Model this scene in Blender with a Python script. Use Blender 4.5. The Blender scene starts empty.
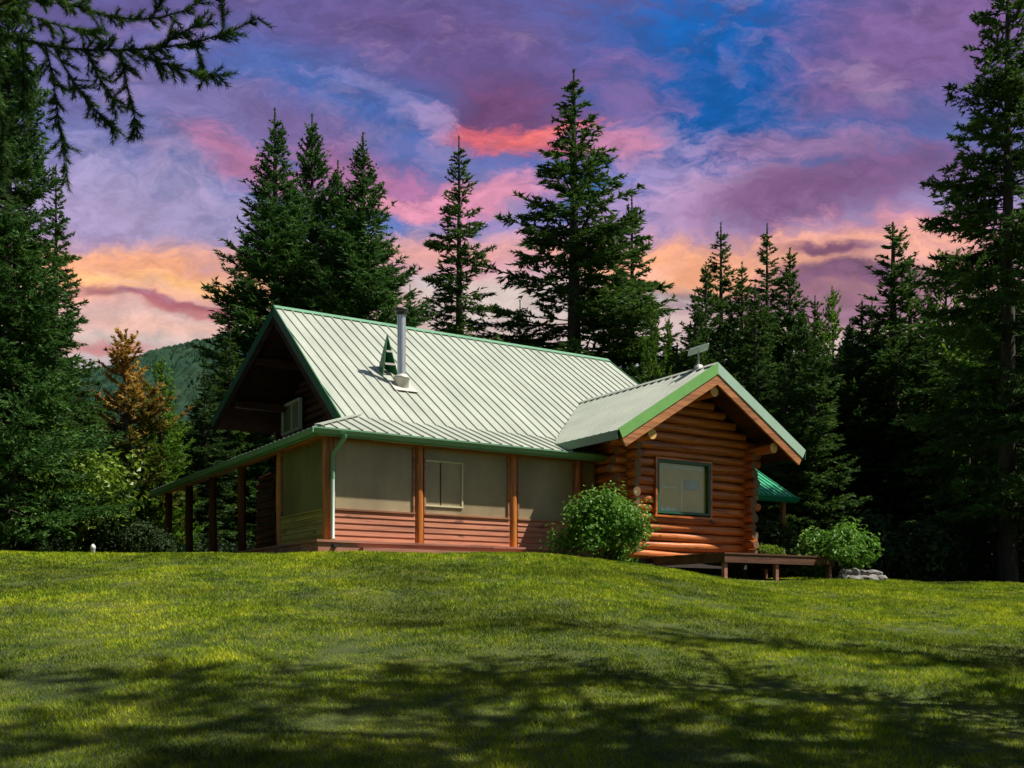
import bpy, math, random
import numpy as np
from mathutils import Vector
R = math.radians
PI = math.pi
sc = bpy.context.scene
col = sc.collection

# ------------------------------------------------------------------ camera
# World axes: x along the cabin's ridge, y towards the back of the cabin, z up; porch floor at z = 0.
TH = R(32.357)
FOC, HOR = 1060.0, 613.0
CAM = np.array([-9.2241, -22.2816, -1.6154])
FW = np.array([math.sin(TH), math.cos(TH), 0.0])
RT = np.array([math.cos(TH), -math.sin(TH), 0.0])
cam_data = bpy.data.cameras.new('camera')
cam = bpy.data.objects.new('camera', cam_data)
col.objects.link(cam)
cam.location = CAM
cam.rotation_euler = (R(90), 0, -TH)
cam_data.sensor_width = 36
cam_data.lens = FOC / 1024 * 36
cam_data.shift_y = (HOR - 384) / 1024
cam_data.clip_start = 0.1
cam_data.clip_end = 6000
sc.camera = cam
sc.view_settings.view_transform = 'Standard'
sc.view_settings.look = 'None'
sc.view_settings.exposure = 0.5
sc.view_settings.gamma = 1
sc.view_settings.use_curve_mapping = False

# ------------------------------------------------------------------ sun
SUN = np.array([.49, -.364, 1.0]); SUN = SUN / np.linalg.norm(SUN)
sd = bpy.data.lights.new('sun', 'SUN')
so = bpy.data.objects.new('sun', sd)
col.objects.link(so)
sd.energy = 5.0
sd.angle = R(.53)
sd.color = (1, .94, .84)
so.rotation_euler = Vector(tuple(-SUN)).to_track_quat('-Z', 'Y').to_euler()
so.location = (20, -20, 40)

# ------------------------------------------------------------------ world: blue sky, with a band of dusk cloud standing behind the cabin
world = bpy.data.worlds.new("World")
sc.world = world
world.use_nodes = True
wt = world.node_tree
wt.nodes.clear()
def lin(c):
    return tuple(((v / 255) / 12.92 if v / 255 <= .04045 else ((v / 255 + .055) / 1.055) ** 2.4) for v in c)
def build_world():
    N, L = wt.nodes, wt.links
    def nd(t, **kw):
        n = N.new(t)
        for k, v in kw.items():
            setattr(n, k, v)
        return n
    def mth(op, a, b=None, c=None, clamp=False):
        n = nd('ShaderNodeMath', operation=op); n.use_clamp = clamp
        for i, v in enumerate((a, b, c)):
            if v is None: continue
            if isinstance(v, (int, float)): n.inputs[i].default_value = v
            else: L.new(v, n.inputs[i])
        return n.outputs[0]
    def smooth(x, a, b, lo=0., hi=1.):
        n = nd('ShaderNodeMapRange', interpolation_type='SMOOTHSTEP')
        L.new(x, n.inputs[0])
        for i, v in zip((1, 2, 3, 4), (a, b, lo, hi)): n.inputs[i].default_value = v
        return n.outputs[0]
    def mix(f, a, b):
        n = nd('ShaderNodeMix', data_type='RGBA')
        if isinstance(f, (int, float)): n.inputs[0].default_value = f
        else: L.new(f, n.inputs[0])
        for i, v in ((6, a), (7, b)):
            if isinstance(v, tuple): n.inputs[i].default_value = (*v, 1)
            else: L.new(v, n.inputs[i])
        return n.outputs[2]
    tc = nd('ShaderNodeTexCoord')
    dirv = tc.outputs['Generated']
    def dot(v):
        n = nd('ShaderNodeVectorMath', operation='DOT_PRODUCT'); L.new(dirv, n.inputs[0]); n.inputs[1].default_value = tuple(v)
        return n.outputs['Value']
    fwd = mth('MAXIMUM', dot(FW), .04)
    # azimuth / elevation tangents about compass heading of the cabin
    az = mth('DIVIDE', dot(RT), fwd)
    el = mth('DIVIDE', dot((0, 0, 1)), fwd)
    cmb = nd('ShaderNodeCombineXYZ'); L.new(az, cmb.inputs[0]); L.new(el, cmb.inputs[1])
    p = cmb.outputs[0]
    def noise(scale, detail, vec=p, rough=.55, dist=0., loc=(0, 0, 0), rot=0., sc_=(1, 1, 1)):
        m = nd('ShaderNodeMapping'); L.new(vec, m.inputs[0])
        m.inputs['Location'].default_value = loc; m.inputs['Rotation'].default_value = (0, 0, rot); m.inputs['Scale'].default_value = sc_
        n = nd('ShaderNodeTexNoise'); L.new(m.outputs[0], n.inputs['Vector'])
        n.inputs['Scale'].default_value = scale; n.inputs['Detail'].default_value = detail
        n.inputs['Roughness'].default_value = rough; n.inputs['Distortion'].default_value = dist
        return n
    # warp
    wn = noise(5, 5, rot=.4, sc_=(1, 1.8, 1))
    ws = nd('ShaderNodeVectorMath', operation='SUBTRACT'); L.new(wn.outputs['Color'], ws.inputs[0]); ws.inputs[1].default_value = (.5, .5, .5)
    wm = nd('ShaderNodeVectorMath', operation='MULTIPLY'); L.new(ws.outputs[0], wm.inputs[0]); wm.inputs[1].default_value = (.11, .07, 0)
    wa = nd('ShaderNodeVectorMath', operation='ADD'); L.new(p, wa.inputs[0]); L.new(wm.outputs[0], wa.inputs[1])
    pw = wa.outputs[0]
    w2 = noise(24, 4, vec=pw, rough=.6, rot=.4, sc_=(1, 1.6, 1), loc=(5, 2, 0))
    w2s = nd('ShaderNodeVectorMath', operation='MULTIPLY_ADD'); L.new(w2.outputs['Color'], w2s.inputs[0]); w2s.inputs[1].default_value = (.03, .02, 0); w2s.inputs[2].default_value = (-.015, -.01, 0)
    w2a = nd('ShaderNodeVectorMath', operation='ADD'); L.new(pw, w2a.inputs[0]); L.new(w2s.outputs[0], w2a.inputs[1])
    pw = w2a.outputs[0]
    sx = nd('ShaderNodeSeparateXYZ'); L.new(pw, sx.inputs[0])
    # elevation gradient (value -> colour)
    ramp = nd('ShaderNodeValToRGB')
    L.new(smooth(sx.outputs[1], 0, 1), ramp.inputs[0])
    ramp.color_ramp.interpolation = 'EASE'
    mr = nd('ShaderNodeMapRange'); L.new(sx.outputs[1], mr.inputs[0]); mr.inputs[1].default_value = .18; mr.inputs[2].default_value = .62
    L.new(mr.outputs[0], ramp.inputs[0])
    def e(py): return ((HOR - py) / FOC - .18) / .44
    stops = [(e(395), (160, 166, 190)), (e(345), (205, 184, 178)), (e(290), (226, 172, 165)), (e(255), (200, 152, 176)),
             (e(215), (160, 144, 190)), (e(150), (110, 116, 174)), (e(70), (100, 98, 156)), (e(0), (100, 90, 146))]
    cr = ramp.color_ramp
    cr.elements[0].position = max(0, stops[0][0]); cr.elements[0].color = (*lin(stops[0][1]), 1)
    cr.elements[1].position = min(1, stops[-1][0]); cr.elements[1].color = (*lin(stops[-1][1]), 1)
    for pos, c in stops[1:-1]:
        x = cr.elements.new(pos); x.color = (*lin(c), 1)
    cur = ramp.outputs[0]
    wisp = noise(9, 10, vec=pw, rough=.66, rot=.45, sc_=(1, 2.2, 1)).outputs['Fac']
    fine = noise(26, 10, vec=pw, rough=.68, rot=.5, sc_=(1, 2.0, 1), loc=(3, 1, 0)).outputs['Fac']
    big = noise(3.2, 6, vec=pw, rough=.55, rot=.35, sc_=(1, 1.7, 1), loc=(1.7, .3, 0)).outputs['Fac']
    # clouds: px, py (bearing and height), half sizes, tilt, colour, amount, how much the wisps eat
    B = [
     (715, 85, 185, 120, -.1, (26, 94, 170), 1., .2),
     (760, 120, 80, 55, .2, (26, 94, 170), .9, .3),
     (610, 205, 75, 80, .3, (48, 108, 182), .9, .35),
     (235, 205, 160, 46, .35, (100, 128, 188), .85, .4),
     (430, 225, 85, 40, .1, (70, 116, 186), .8, .3),
     (350, 100, 170, 55, .3, (68, 102, 170), .85, .45),
     (165, 262, 120, 24, .15, (140, 152, 194), .7, .4),
     (870, 118, 110, 42, -.1, (74, 104, 168), .75, .4),
     (915, 45, 125, 66, -.35, (128, 96, 148), .9, .3),
     (810, 152, 90, 16, -.05, (166, 124, 164), .7, .5),
     (670, 172, 75, 40, .5, (172, 146, 190), .7, .6),
     (622, 92, 48, 34, .4, (146, 108, 156), .6, .55),
     (470, 52, 170, 42, .15, (106, 86, 140), .85, .45),
     (300, 130, 130, 26, .3, (124, 98, 146), .8, .5),
     (150, 120, 120, 60, .2, (114, 110, 160), .7, .4),
     (140, 205, 140, 40, .2, (172, 156, 194), .8, .4),
     (518, 112, 66, 40, .1, (112, 74, 116), .95, .3),
     (525, 140, 52, 14, .1, (222, 104, 110), .85, .55),
     (560, 128, 30, 8, -.3, (240, 116, 112), .9, .6),
     (245, 158, 60, 15, .35, (182, 116, 152), .8, .55),
     (400, 180, 95, 24, .25, (176, 112, 154), .85, .5),
     (380, 196, 60, 10, .2, (214, 142, 166), .9, .6),
     (482, 196, 70, 20, -.15, (216, 142, 168), .9, .5),
     (620, 140, 45, 16, .2, (206, 132, 162), .8, .55),
     (435, 118, 20, 12, .5, (176, 146, 190), .55, .7),
     (370, 86, 60, 14, .4, (150, 136, 186), .45, .7),
     (720, 68, 12, 16, .4, (110, 116, 180), .5, .7),
     (700, 205, 130, 30, -.15, (186, 150, 190), .85, .45),
     (845, 195, 150, 34, -.2, (124, 88, 132), .92, .4),
     (900, 235, 110, 20, -.05, (196, 136, 158), .85, .45),
     (690, 266, 120, 32, .0, (248, 174, 132), .95, .3),
     (860, 262, 120, 28, 0, (240, 172, 146), .9, .3),
     (830, 253, 45, 6, .08, (120, 80, 110), .95, .3),
     (865, 275, 70, 11, .05, (108, 78, 110), .95, .3),
     (830, 300, 160, 22, 0, (140, 100, 130), .85, .35),
     (690, 298, 70, 12, .05, (130, 84, 112), .95, .35),
     (160, 268, 170, 30, .03, (248, 172, 124), .9, .3),
     (190, 282, 100, 12, .03, (255, 196, 130), .75, .4),
     (180, 302, 100, 6, .10, (146, 88, 106), .85, .5),
     (215, 312, 60, 9, .12, (176, 98, 106), .75, .55),
     (150, 332, 120, 10, .05, (232, 184, 168), .8, .3),
     (105, 352, 50, 6, .05, (196, 124, 128), .8, .3),
     (440, 250, 120, 20, 0, (230, 164, 150), .85, .4),
     (540, 300, 150, 26, 0, (196, 188, 182), .8, .3),
    ]
    cl = mth('MULTIPLY_ADD', fine, .75, mth('MULTIPLY', wisp, .75)); cl = mth('SUBTRACT', cl, .25)
    for (px, py, rx, ry, tilt, c, amt, eat) in B:
        m = nd('ShaderNodeMapping', vector_type='TEXTURE'); L.new(pw, m.inputs[0])
        m.inputs['Location'].default_value = ((px - 512) / FOC, (HOR - py) / FOC, 0)
        m.inputs['Rotation'].default_value = (0, 0, -tilt)
        m.inputs['Scale'].default_value = (rx * 1.3 / FOC, ry * 1.3 / FOC, 1)
        ln = nd('ShaderNodeVectorMath', operation='LENGTH'); L.new(m.outputs[0], ln.inputs[0])
        k_ = .8 + 3.0 * eat
        v_ = mth('SUBTRACT', mth('MULTIPLY_ADD', cl, k_, .92 - .5 * k_), ln.outputs['Value'])
        f = mth('MULTIPLY', smooth(v_, -.30, .62), amt)
        cur = mix(f, cur, lin(c))
    # fine cloud texture over everything
    t1 = smooth(fine, .32, .70, .84, 1.18)
    t2 = smooth(big, .3, .7, .93, 1.12)
    vm = nd('ShaderNodeVectorMath', operation='SCALE'); L.new(cur, vm.inputs[0]); L.new(mth('MULTIPLY', t1, t2), vm.inputs['Scale'])
    hl = smooth(noise(7, 10, vec=pw, rough=.65, rot=.6, sc_=(1, 2.2, 1), loc=(8, 5, 0)).outputs['Fac'], .53, .70, 0, .30)
    cur = mix(hl, vm.outputs[0], lin((206, 168, 200)))
    # two backgrounds
    sky = nd('ShaderNodeTexSky', sky_type='NISHITA')
    sky.sun_disc = False
    sky.sun_elevation = math.asin(SUN[2])
    sky.sun_rotation = math.atan2(SUN[0], SUN[1])
    b1 = nd('ShaderNodeBackground'); L.new(sky.outputs[0], b1.inputs[0]); b1.inputs[1].default_value = .05
    b2 = nd('ShaderNodeBackground'); L.new(cur, b2.inputs[0]); b2.inputs[1].default_value = .74
    f1 = smooth(dot(FW), .45, .7)
    f2 = smooth(el, .62, .95, 1, 0)
    ms = nd('ShaderNodeMixShader'); L.new(mth('MULTIPLY', f1, f2), ms.inputs[0]); L.new(b1.outputs[0], ms.inputs[1]); L.new(b2.outputs[0], ms.inputs[2])
    o = nd('ShaderNodeOutputWorld'); L.new(ms.outputs[0], o.inputs[0])
build_world()
world.cycles.sampling_method = 'MANUAL'
world.cycles.sample_map_resolution = 512
sc.cycles.max_bounces = 6
sc.cycles.transparent_max_bounces = 12
sc.cycles.use_denoising = True

# ------------------------------------------------------------------ helpers
def ray(px, py): return FW + RT * (px - 512) / FOC + np.array([0, 0, 1.]) * (HOR - py) / FOC
def at(px, py, D): return CAM + ray(px, py) * D
def proj(p):
    d = np.asarray(p, float) - CAM; D = d @ FW
    return 512 + FOC * (d @ RT) / D, HOR - FOC * d[2] / D, D
def sm(x, a, b):
    t = np.clip((x - a) / (b - a), 0, 1); return t * t * (3 - 2 * t)
def ground_rd(r, d):
    zl, zr = -.335, -.655
    s = sm(r, .2, 6.4)
    zc = zl - (zl - zr) * s - .20 * sm(r, 5, 15)
    dc = 22. + 5. * s
    dd = np.minimum(d, 60)
    line = zc + (zc + 2.78) / (dc - 7) * (dd - dc)
    k = .10
    m = -k * np.logaddexp(-line / k, -zc / k)
    k = .12
    z = k * np.logaddexp(m / k, -2.95 / k)
    return z + .018 * np.sin(r * 1.7 + 1.3 * np.sin(d * .6)) + .014 * np.sin(d * 2.1 + .7 * r)
def ground_xy(x, y):
    dx, dy = x - CAM[0], y - CAM[1]
    return ground_rd(dx * RT[0] + dy * RT[1], dx * FW[0] + dy * FW[1])
def rd(r, d):
    p = CAM + RT * r + FW * d
    return p[0], p[1]

def nodes_mat(name):
    m = bpy.data.materials.new(name); m.use_nodes = True
    nt = m.node_tree
    return m, nt, nt.nodes['Principled BSDF']
def add_noise(nt, scale, detail=4, mapping=None, coord='Object', rough=.6):
    tc = nt.nodes.new('ShaderNodeTexCoord')
    n = nt.nodes.new('ShaderNodeTexNoise')
    n.inputs['Scale'].default_value = scale; n.inputs['Detail'].default_value = detail; n.inputs['Roughness'].default_value = rough
    if coord == 'World':
        g = nt.nodes.new('ShaderNodeNewGeometry'); src = g.outputs['Position']
    else:
        src = tc.outputs[coord]
    if mapping:
        mp = nt.nodes.new('ShaderNodeMapping'); mp.inputs['Scale'].default_value = mapping
        nt.links.new(src, mp.inputs[0]); src = mp.outputs[0]
    nt.links.new(src, n.inputs['Vector'])
    return n.outputs['Fac']
def ramp_of(nt, fac, stops):
    r = nt.nodes.new('ShaderNodeValToRGB'); nt.links.new(fac, r.inputs[0])
    cr = r.color_ramp
    cr.elements[0].position = stops[0][0]; cr.elements[0].color = (*stops[0][1], 1)
    cr.elements[1].position = stops[-1][0]; cr.elements[1].color = (*stops[-1][1], 1)
    for p_, c in stops[1:-1]:
        x = cr.elements.new(p_); x.color = (*c, 1)
    return r.outputs[0]
def mixc(nt, f, a, b, mode='MIX'):
    n = nt.nodes.new('ShaderNodeMix'); n.data_type = 'RGBA'; n.blend_type = mode
    if isinstance(f, (int, float)): n.inputs[0].default_value = f
    else: nt.links.new(f, n.inputs[0])
    for i, v in ((6, a), (7, b)):
        if isinstance(v, tuple): n.inputs[i].default_value = (*v, 1)
        else: nt.links.new(v, n.inputs[i])
    return n.outputs[2]
def bump(nt, bs, fac, strength, dist=.02):
    b = nt.nodes.new('ShaderNodeBump'); b.inputs['Strength'].default_value = strength; b.inputs['Distance'].default_value = dist
    nt.links.new(fac, b.inputs['Height']); nt.links.new(b.outputs[0], bs.inputs['Normal'])
def plain(name, c, rough=.6, metallic=0., var=.15, scale=3., mapping=None, bmp=0., spec=.5):
    m, nt, bs = nodes_mat(name)
    f = add_noise(nt, scale, 5, mapping)
    lo = tuple(v * (1 - var) for v in c); hi = tuple(min(1, v * (1 + var)) for v in c)
    nt.links.new(ramp_of(nt, f, [(.3, lo), (.7, hi)]), bs.inputs['Base Color'])
    bs.inputs['Roughness'].default_value = rough; bs.inputs['Metallic'].default_value = metallic
    bs.inputs['Specular IOR Level'].default_value = spec
    if bmp: bump(nt, bs, f, bmp)
    return m
def wood(name, c1, c2, axis, rough=.45, grain=1., spec=.5):
    m, nt, bs = nodes_mat(name)
    s = [16., 16., 16.]; s[axis] = .8
    f = add_noise(nt, 1.6 * grain, 8, tuple(s), rough=.65)
    s2 = [2.2, 2.2, 4.3]; s2[axis] = .25
    g = add_noise(nt, 1.5, 3, tuple(s2))
    c = ramp_of(nt, f, [(.30, c1), (.50, c2), (.62, c2), (.75, tuple(v * .7 for v in c1))])
    c = mixc(nt, 1., c, ramp_of(nt, g, [(.32, (.55, .5, .48)), (.5, (1, 1, 1)), (.68, (1.15, 1.2, 1.2))]), 'MULTIPLY')
    s4 = [1.1, 1.1, 4.2]; s4[axis] = .5
    wz = add_noise(nt, 1.9, 5, tuple(s4), rough=.7)
    c = mixc(nt, ramp_of(nt, wz, [(.55, (0, 0, 0)), (.70, (.55, .55, .55))]), c, (.16, .105, .075) if spec > .3 else tuple(v * .8 for v in c1))
    s3 = [5., 5., 5.]; s3[axis] = 1.3
    kn = add_noise(nt, 1.3, 2, tuple(s3))
    c = mixc(nt, ramp_of(nt, kn, [(.66, (0, 0, 0)), (.74, (.75, .75, .75))]), c, tuple(v * .35 for v in c1))
    nt.links.new(c, bs.inputs['Base Color'])
    bs.inputs['Roughness'].default_value = rough; bs.inputs['Specular IOR Level'].default_value = spec
    bump(nt, bs, f, .45, .012)
    return m

M = {}
M['roof'] = plain('pale_green_metal', (.40, .43, .355), .40, 0, .13, 1.6, (1, .35, .35), bmp=.12)
M['roof_bright'] = plain('bright_green_metal', (.02, .33, .16), .45, 0, .1, 1.5)
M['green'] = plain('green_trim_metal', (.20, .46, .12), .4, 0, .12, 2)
M['green_rake'] = plain('dark_green_rake_metal', (.03, .13, .05), .6, 0, .12, 2, spec=.2)  # trim green darkened: the main rakes' shading put into its colour
M['green_dark'] = plain('dark_green_metal', (.015, .12, .05), .4, 0, .15, 2)
M['green_pale'] = plain('skylit_green_rake_metal', (.42, .60, .46), .4, 0, .06, 2)  # right wing rake: pale sky light put into the green
M['gutter'] = plain('sage_green_gutter', (.17, .36, .21), .35, 0, .1, 2)
M['pipe_pale'] = plain('pale_pipe', (.50, .66, .56), .4, 0, .08, 2)  # paler than the gutter green, for the lower downspout
lc1, lc2 = (.13, .028, .008), (.58, .17, .034)
M['log_x'] = wood('varnished_log_along', lc1, lc2, 0, .30)
M['log_y'] = wood('varnished_log_across', lc1, lc2, 1, .36)
M['log_z'] = wood('varnished_log_upright', (.22, .062, .012), (.60, .20, .035), 2, .4)
M['cut'] = plain('log_end_grain', (.20, .11, .05), .7, 0, .3, 14)
M['cut_bright'] = plain('fresh_log_end_grain', (.75, .44, .13), .7, 0, .25, 14)
M['dark_log_x'] = wood('dark_brown_log_along', (.055, .022, .012), (.15, .058, .028), 0, .6, 1., .25)  # darker, browner logs for the main walls and purlins
M['dark_log_y'] = wood('dark_brown_log_across', (.055, .022, .012), (.15, .058, .028), 1, .6, 1., .25)
M['dark_barge'] = wood('shaded_barge_board', (.030, .013, .008), (.065, .027, .015), 1, .8, 1., .12)  # main gable's shading put into the board colour
M['shaded_post'] = wood('shaded_brown_post', (.07, .026, .010), (.20, .075, .025), 2, .7, 1., .2)  # side porch's shading put into a darker post colour
M['barge'] = wood('barge_board_wood', (.26, .085, .025), (.50, .20, .07), 0, .5)
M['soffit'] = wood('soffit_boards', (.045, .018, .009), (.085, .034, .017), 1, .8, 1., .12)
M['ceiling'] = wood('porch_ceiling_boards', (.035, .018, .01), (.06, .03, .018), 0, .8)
M['siding'] = wood('cedar_siding', (.34, .115, .055), (.50, .185, .095), 0, .6)
M['siding_side'] = wood('lawn_tinted_siding', (.27, .21, .045), (.40, .31, .07), 1, .6)  # lawn's yellow bounce light put into the side boards' colour
M['deckwood'] = wood('red_deck_wood', (.27, .105, .068), (.42, .18, .12), 0, .6)
M['deckdark'] = wood('brown_deck_wood', (.06, .028, .018), (.13, .062, .038), 0, .7, 1., .2)
M['trimwood'] = wood('thin_wood_trim', (.26, .11, .055), (.38, .17, .09), 0, .5)
M['steel'] = plain('stovepipe_steel', (.66, .67, .68), .35, .7, .08, 3)
M['black'] = plain('black_metal', (.02, .02, .02), .5, 0, .2)
M['flash'] = plain('flashing', (.55, .52, .46), .5, .3, .1)
M['added_frame'] = plain('added_olive_frame', (.70, .64, .42), .6, 0, .08)
M['pane_frame'] = plain('cream_window_frame', (.78, .76, .55), .5, 0, .08)
M['winframe'] = plain('dark_green_window_frame', (.02, .10, .05), .4, 0, .1)
M['stone'] = plain('grey_field_stone', (.20, .19, .175), .9, 0, .6, 5, bmp=.6)
M['concrete'] = plain('dark_footing', (.06, .05, .04), .9, 0, .2, 6)  # footing kept dark below the wing logs
M['white'] = plain('white_paint', (.75, .75, .73), .6, 0, .05)
M['teal'] = plain('teal_plastic', (.12, .42, .36), .5, 0, .05)
M['dish'] = plain('grey_dish_plastic', (.30, .38, .36), .45, 0, .05)
M['seam_dark'] = plain('dark_seam_shade', (.03, .025, .02), .9, 0, .1)
M['blind'] = plain('cream_blind', (.85, .80, .52), .8, 0, .05)
M['tan'] = plain('added_tan_window_panel', (.72, .52, .13), .9, 0, .1)

def screen_mat(name, c, tr):
    """woven insect mesh: part open, part diffuse and translucent thread, with a faint sheen"""
    m, nt, bs = nodes_mat(name)
    out = nt.nodes['Material Output']
    f = add_noise(nt, 1.1, 5, (1, 1, .5)); g = add_noise(nt, 90, 2)
    c_ = ramp_of(nt, f, [(.3, tuple(v * .72 for v in c)), (.7, tuple(v * 1.18 for v in c))])
    c_ = mixc(nt, 1., c_, ramp_of(nt, g, [(.3, (.82, .82, .82)), (.7, (1.1, 1.1, 1.1))]), 'MULTIPLY')
    nt.links.new(c_, bs.inputs['Base Color'])
    bs.inputs['Roughness'].default_value = .16
    tl = nt.nodes.new('ShaderNodeBsdfTranslucent'); nt.links.new(c_, tl.inputs[0])
    m0 = nt.nodes.new('ShaderNodeMixShader'); m0.inputs[0].default_value = .25
    nt.links.new(bs.outputs[0], m0.inputs[1]); nt.links.new(tl.outputs[0], m0.inputs[2])
    t = nt.nodes.new('ShaderNodeBsdfTransparent')
    mx = nt.nodes.new('ShaderNodeMixShader'); mx.inputs[0].default_value = tr
    nt.links.new(m0.outputs[0], mx.inputs[1]); nt.links.new(t.outputs[0], mx.inputs[2]); nt.links.new(mx.outputs[0], out.inputs[0])
    return m
M['screen'] = screen_mat('porch_insect_screen', (.74, .60, .37), .44)
M['screen_side'] = screen_mat('side_insect_screen', (.36, .32, .12), .10)  # yellow light reflected off the lawn put into this screen's colour
def glass_mat(name, refl, tint):
    m, nt, bs = nodes_mat(name)
    out = nt.nodes['Material Output']
    g = nt.nodes.new('ShaderNodeBsdfGlossy'); g.inputs['Roughness'].default_value = .02
    t = nt.nodes.new('ShaderNodeBsdfTransparent'); t.inputs[0].default_value = (*tint, 1)
    lw = nt.nodes.new('ShaderNodeLayerWeight'); lw.inputs[0].default_value = .06
    mr = nt.nodes.new('ShaderNodeMapRange'); mr.inputs[3].default_value = refl; mr.inputs[4].default_value = .9
    nt.links.new(lw.outputs['Fresnel'], mr.inputs[0])
    mx = nt.nodes.new('ShaderNodeMixShader')
    nt.links.new(mr.outputs[0], mx.inputs[0]); nt.links.new(t.outputs[0], mx.inputs[1]); nt.links.new(g.outputs[0], mx.inputs[2])
    nt.links.new(mx.outputs[0], out.inputs[0])
    nt.nodes.remove(bs)
    return m
M['glass'] = glass_mat('window_glass', .05, (.92, .94, .9))

class MB:
    def __init__(s): s.v = []; s.f = []; s.m = []; s.sm = []
    def add(s, vs, fs, mi=0, smooth=False):
        o = len(s.v); s.v += [tuple(map(float, p)) for p in vs]
        for f in fs: s.f.append(tuple(o + i for i in f)); s.m.append(mi); s.sm.append(smooth)
    def box(s, a, b, mi=0):
        (x0, y0, z0), (x1, y1, z1) = a, b
        vs = [(x0, y0, z0), (x1, y0, z0), (x1, y1, z0), (x0, y1, z0), (x0, y0, z1), (x1, y0, z1), (x1, y1, z1), (x0, y1, z1)]
        s.add(vs, [(0, 3, 2, 1), (4, 5, 6, 7), (0, 1, 5, 4), (1, 2, 6, 5), (2, 3, 7, 6), (3, 0, 4, 7)], mi)
    def slab(s, pts, off, mi=0):
        """polygon extruded by the vector off"""
        n = len(pts); P = [np.array(p, float) for p in pts]; Q = [p + np.array(off, float) for p in P]
        fs = [tuple(range(n)), tuple(range(2 * n - 1, n - 1, -1))]
        fs += [(i, i + n, (i + 1) % n + n, (i + 1) % n) for i in range(n)]
        s.add(P + Q, fs, mi)
    def bar(s, p, q, w, h, upv=(0, 0, 1), mi=0):
        """box beam from p to q, width w sideways, height h along upv, centred"""
        p = np.array(p, float); q = np.array(q, float); d = (q - p) / np.linalg.norm(q - p)
        sd_ = np.cross(d, upv); sd_ /= np.linalg.norm(sd_); u_ = np.cross(sd_, d)
        a = sd_ * w / 2; b = u_ * h / 2
        vs = [p - a - b, p + a - b, p + a + b, p - a + b, q - a - b, q + a - b, q + a + b, q - a + b]
        s.add(vs, [(0, 1, 2, 3), (7, 6, 5, 4), (0, 4, 5, 1), (1, 5, 6, 2), (2, 6, 7, 3), (3, 7, 4, 0)], mi)
    def tube(s, path, rad, n=10, mi=0, cap=0, smooth=True, squash=1.):
        path = [np.array(p, float) for p in path]; k = len(path)
        if not hasattr(rad, '__len__'): rad = [rad] * k
        rings = []
        prev = None
        for i in range(k):
            d = path[min(i + 1, k - 1)] - path[max(i - 1, 0)]; d /= np.linalg.norm(d)
            ref = np.array([0, 0, 1.]) if abs(d[2]) < .9 else np.array([1., 0, 0])
            a = np.cross(d, ref) if prev is None else prev - d * (prev @ d)
            a /= np.linalg.norm(a); prev = a; b = np.cross(d, a)
            rings.append([path[i] + rad[i] * (a * math.cos(2 * PI * j / n) + b * squash * math.sin(2 * PI * j / n)) for j in range(n)])
        vs = [p for r_ in rings for p in r_]
        fs = [(i * n + j, i * n + (j + 1) % n, (i + 1) * n + (j + 1) % n, (i + 1) * n + j) for i in range(k - 1) for j in range(n)]
        s.add(vs, fs, mi, smooth)
        if cap is not None:
            s.add(rings[0], [tuple(range(n))], cap); s.add(rings[-1], [tuple(range(n - 1, -1, -1))], cap)
    def log(s, p, q, r, mi=0, cap=0, n=14, seed=0, wob=.02):
        rng = random.Random(seed * 7919 + 13)
        p = np.array(p, float); q = np.array(q, float); L = np.linalg.norm(q - p)
        k = max(2, int(L / .4) + 1)
        ph = [rng.random() * 6.3 for _ in range(4)]
        path = []; rad = []
        d = (q - p) / L; side = np.cross(d, (0, 0, 1.)) if abs(d[2]) < .9 else np.array([1., 0, 0])
        up_ = np.cross(side, d)
        for i in range(k):
            t = i / (k - 1)
            path.append(p + (q - p) * t + side * wob * .5 * math.sin(ph[0] + 2.1 * t * L) + up_ * wob * .35 * math.sin(ph[1] + 1.7 * t * L))
            rad.append(r * (1 + .05 * math.sin(ph[2] + 1.9 * t * L) + .05 * (t - .5) * (1 if seed % 2 else -1) + rng.uniform(-.025, .025)))
        s.tube(path, rad, n, mi, cap)
    def build(s, name, mats, parent=None, org=(0, 0, 0)):
        me = bpy.data.meshes.new(name)
        o_ = np.array(org, float)
        me.from_pydata([tuple(np.array(v) - o_) for v in s.v], [], s.f)
        if not isinstance(mats, (list, tuple)): mats = [mats]
        for m in mats: me.materials.append(m)
        me.polygons.foreach_set('material_index', s.m)
        me.polygons.foreach_set('use_smooth', s.sm)
        me.update()
        ob = bpy.data.objects.new(name, me); col.objects.link(ob)
        if parent is not None: ob.parent = parent
        return ob
def thing(name, label, cat, loc=(0, 0, 0), group=None):
    o = bpy.data.objects.new(name, None); o.empty_display_size = .3
    col.objects.link(o); o.location = loc
    o['label'] = label; o['category'] = cat
    if group: o['group'] = group
    return o
def tag(o, label, cat, group=None):
    o['label'] = label; o['category'] = cat
    if group: o['group'] = group
    return o
def np_mesh(name, V, F, mat, parent=None, smooth=False):
    """V (n,3) float, F (m,k) int"""
    me = bpy.data.meshes.new(name)
    V = np.asarray(V, np.float32); F = np.asarray(F, np.int32)
    m, k = F.shape
    me.vertices.add(len(V)); me.vertices.foreach_set('co', V.ravel())
    me.loops.add(m * k); me.loops.foreach_set('vertex_index', F.ravel())
    me.polygons.add(m); me.polygons.foreach_set('loop_start', np.arange(0, m * k, k, dtype=np.int32))
    try: me.polygons.foreach_set('loop_total', np.full(m, k, np.int32))
    except Exception: pass
    me.polygons.foreach_set('use_smooth', np.full(m, smooth, bool))
    me.update(calc_edges=True)
    me.materials.append(mat)
    ob = bpy.data.objects.new(name, me); col.objects.link(ob)
    if parent is not None: ob.parent = parent
    return ob

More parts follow.
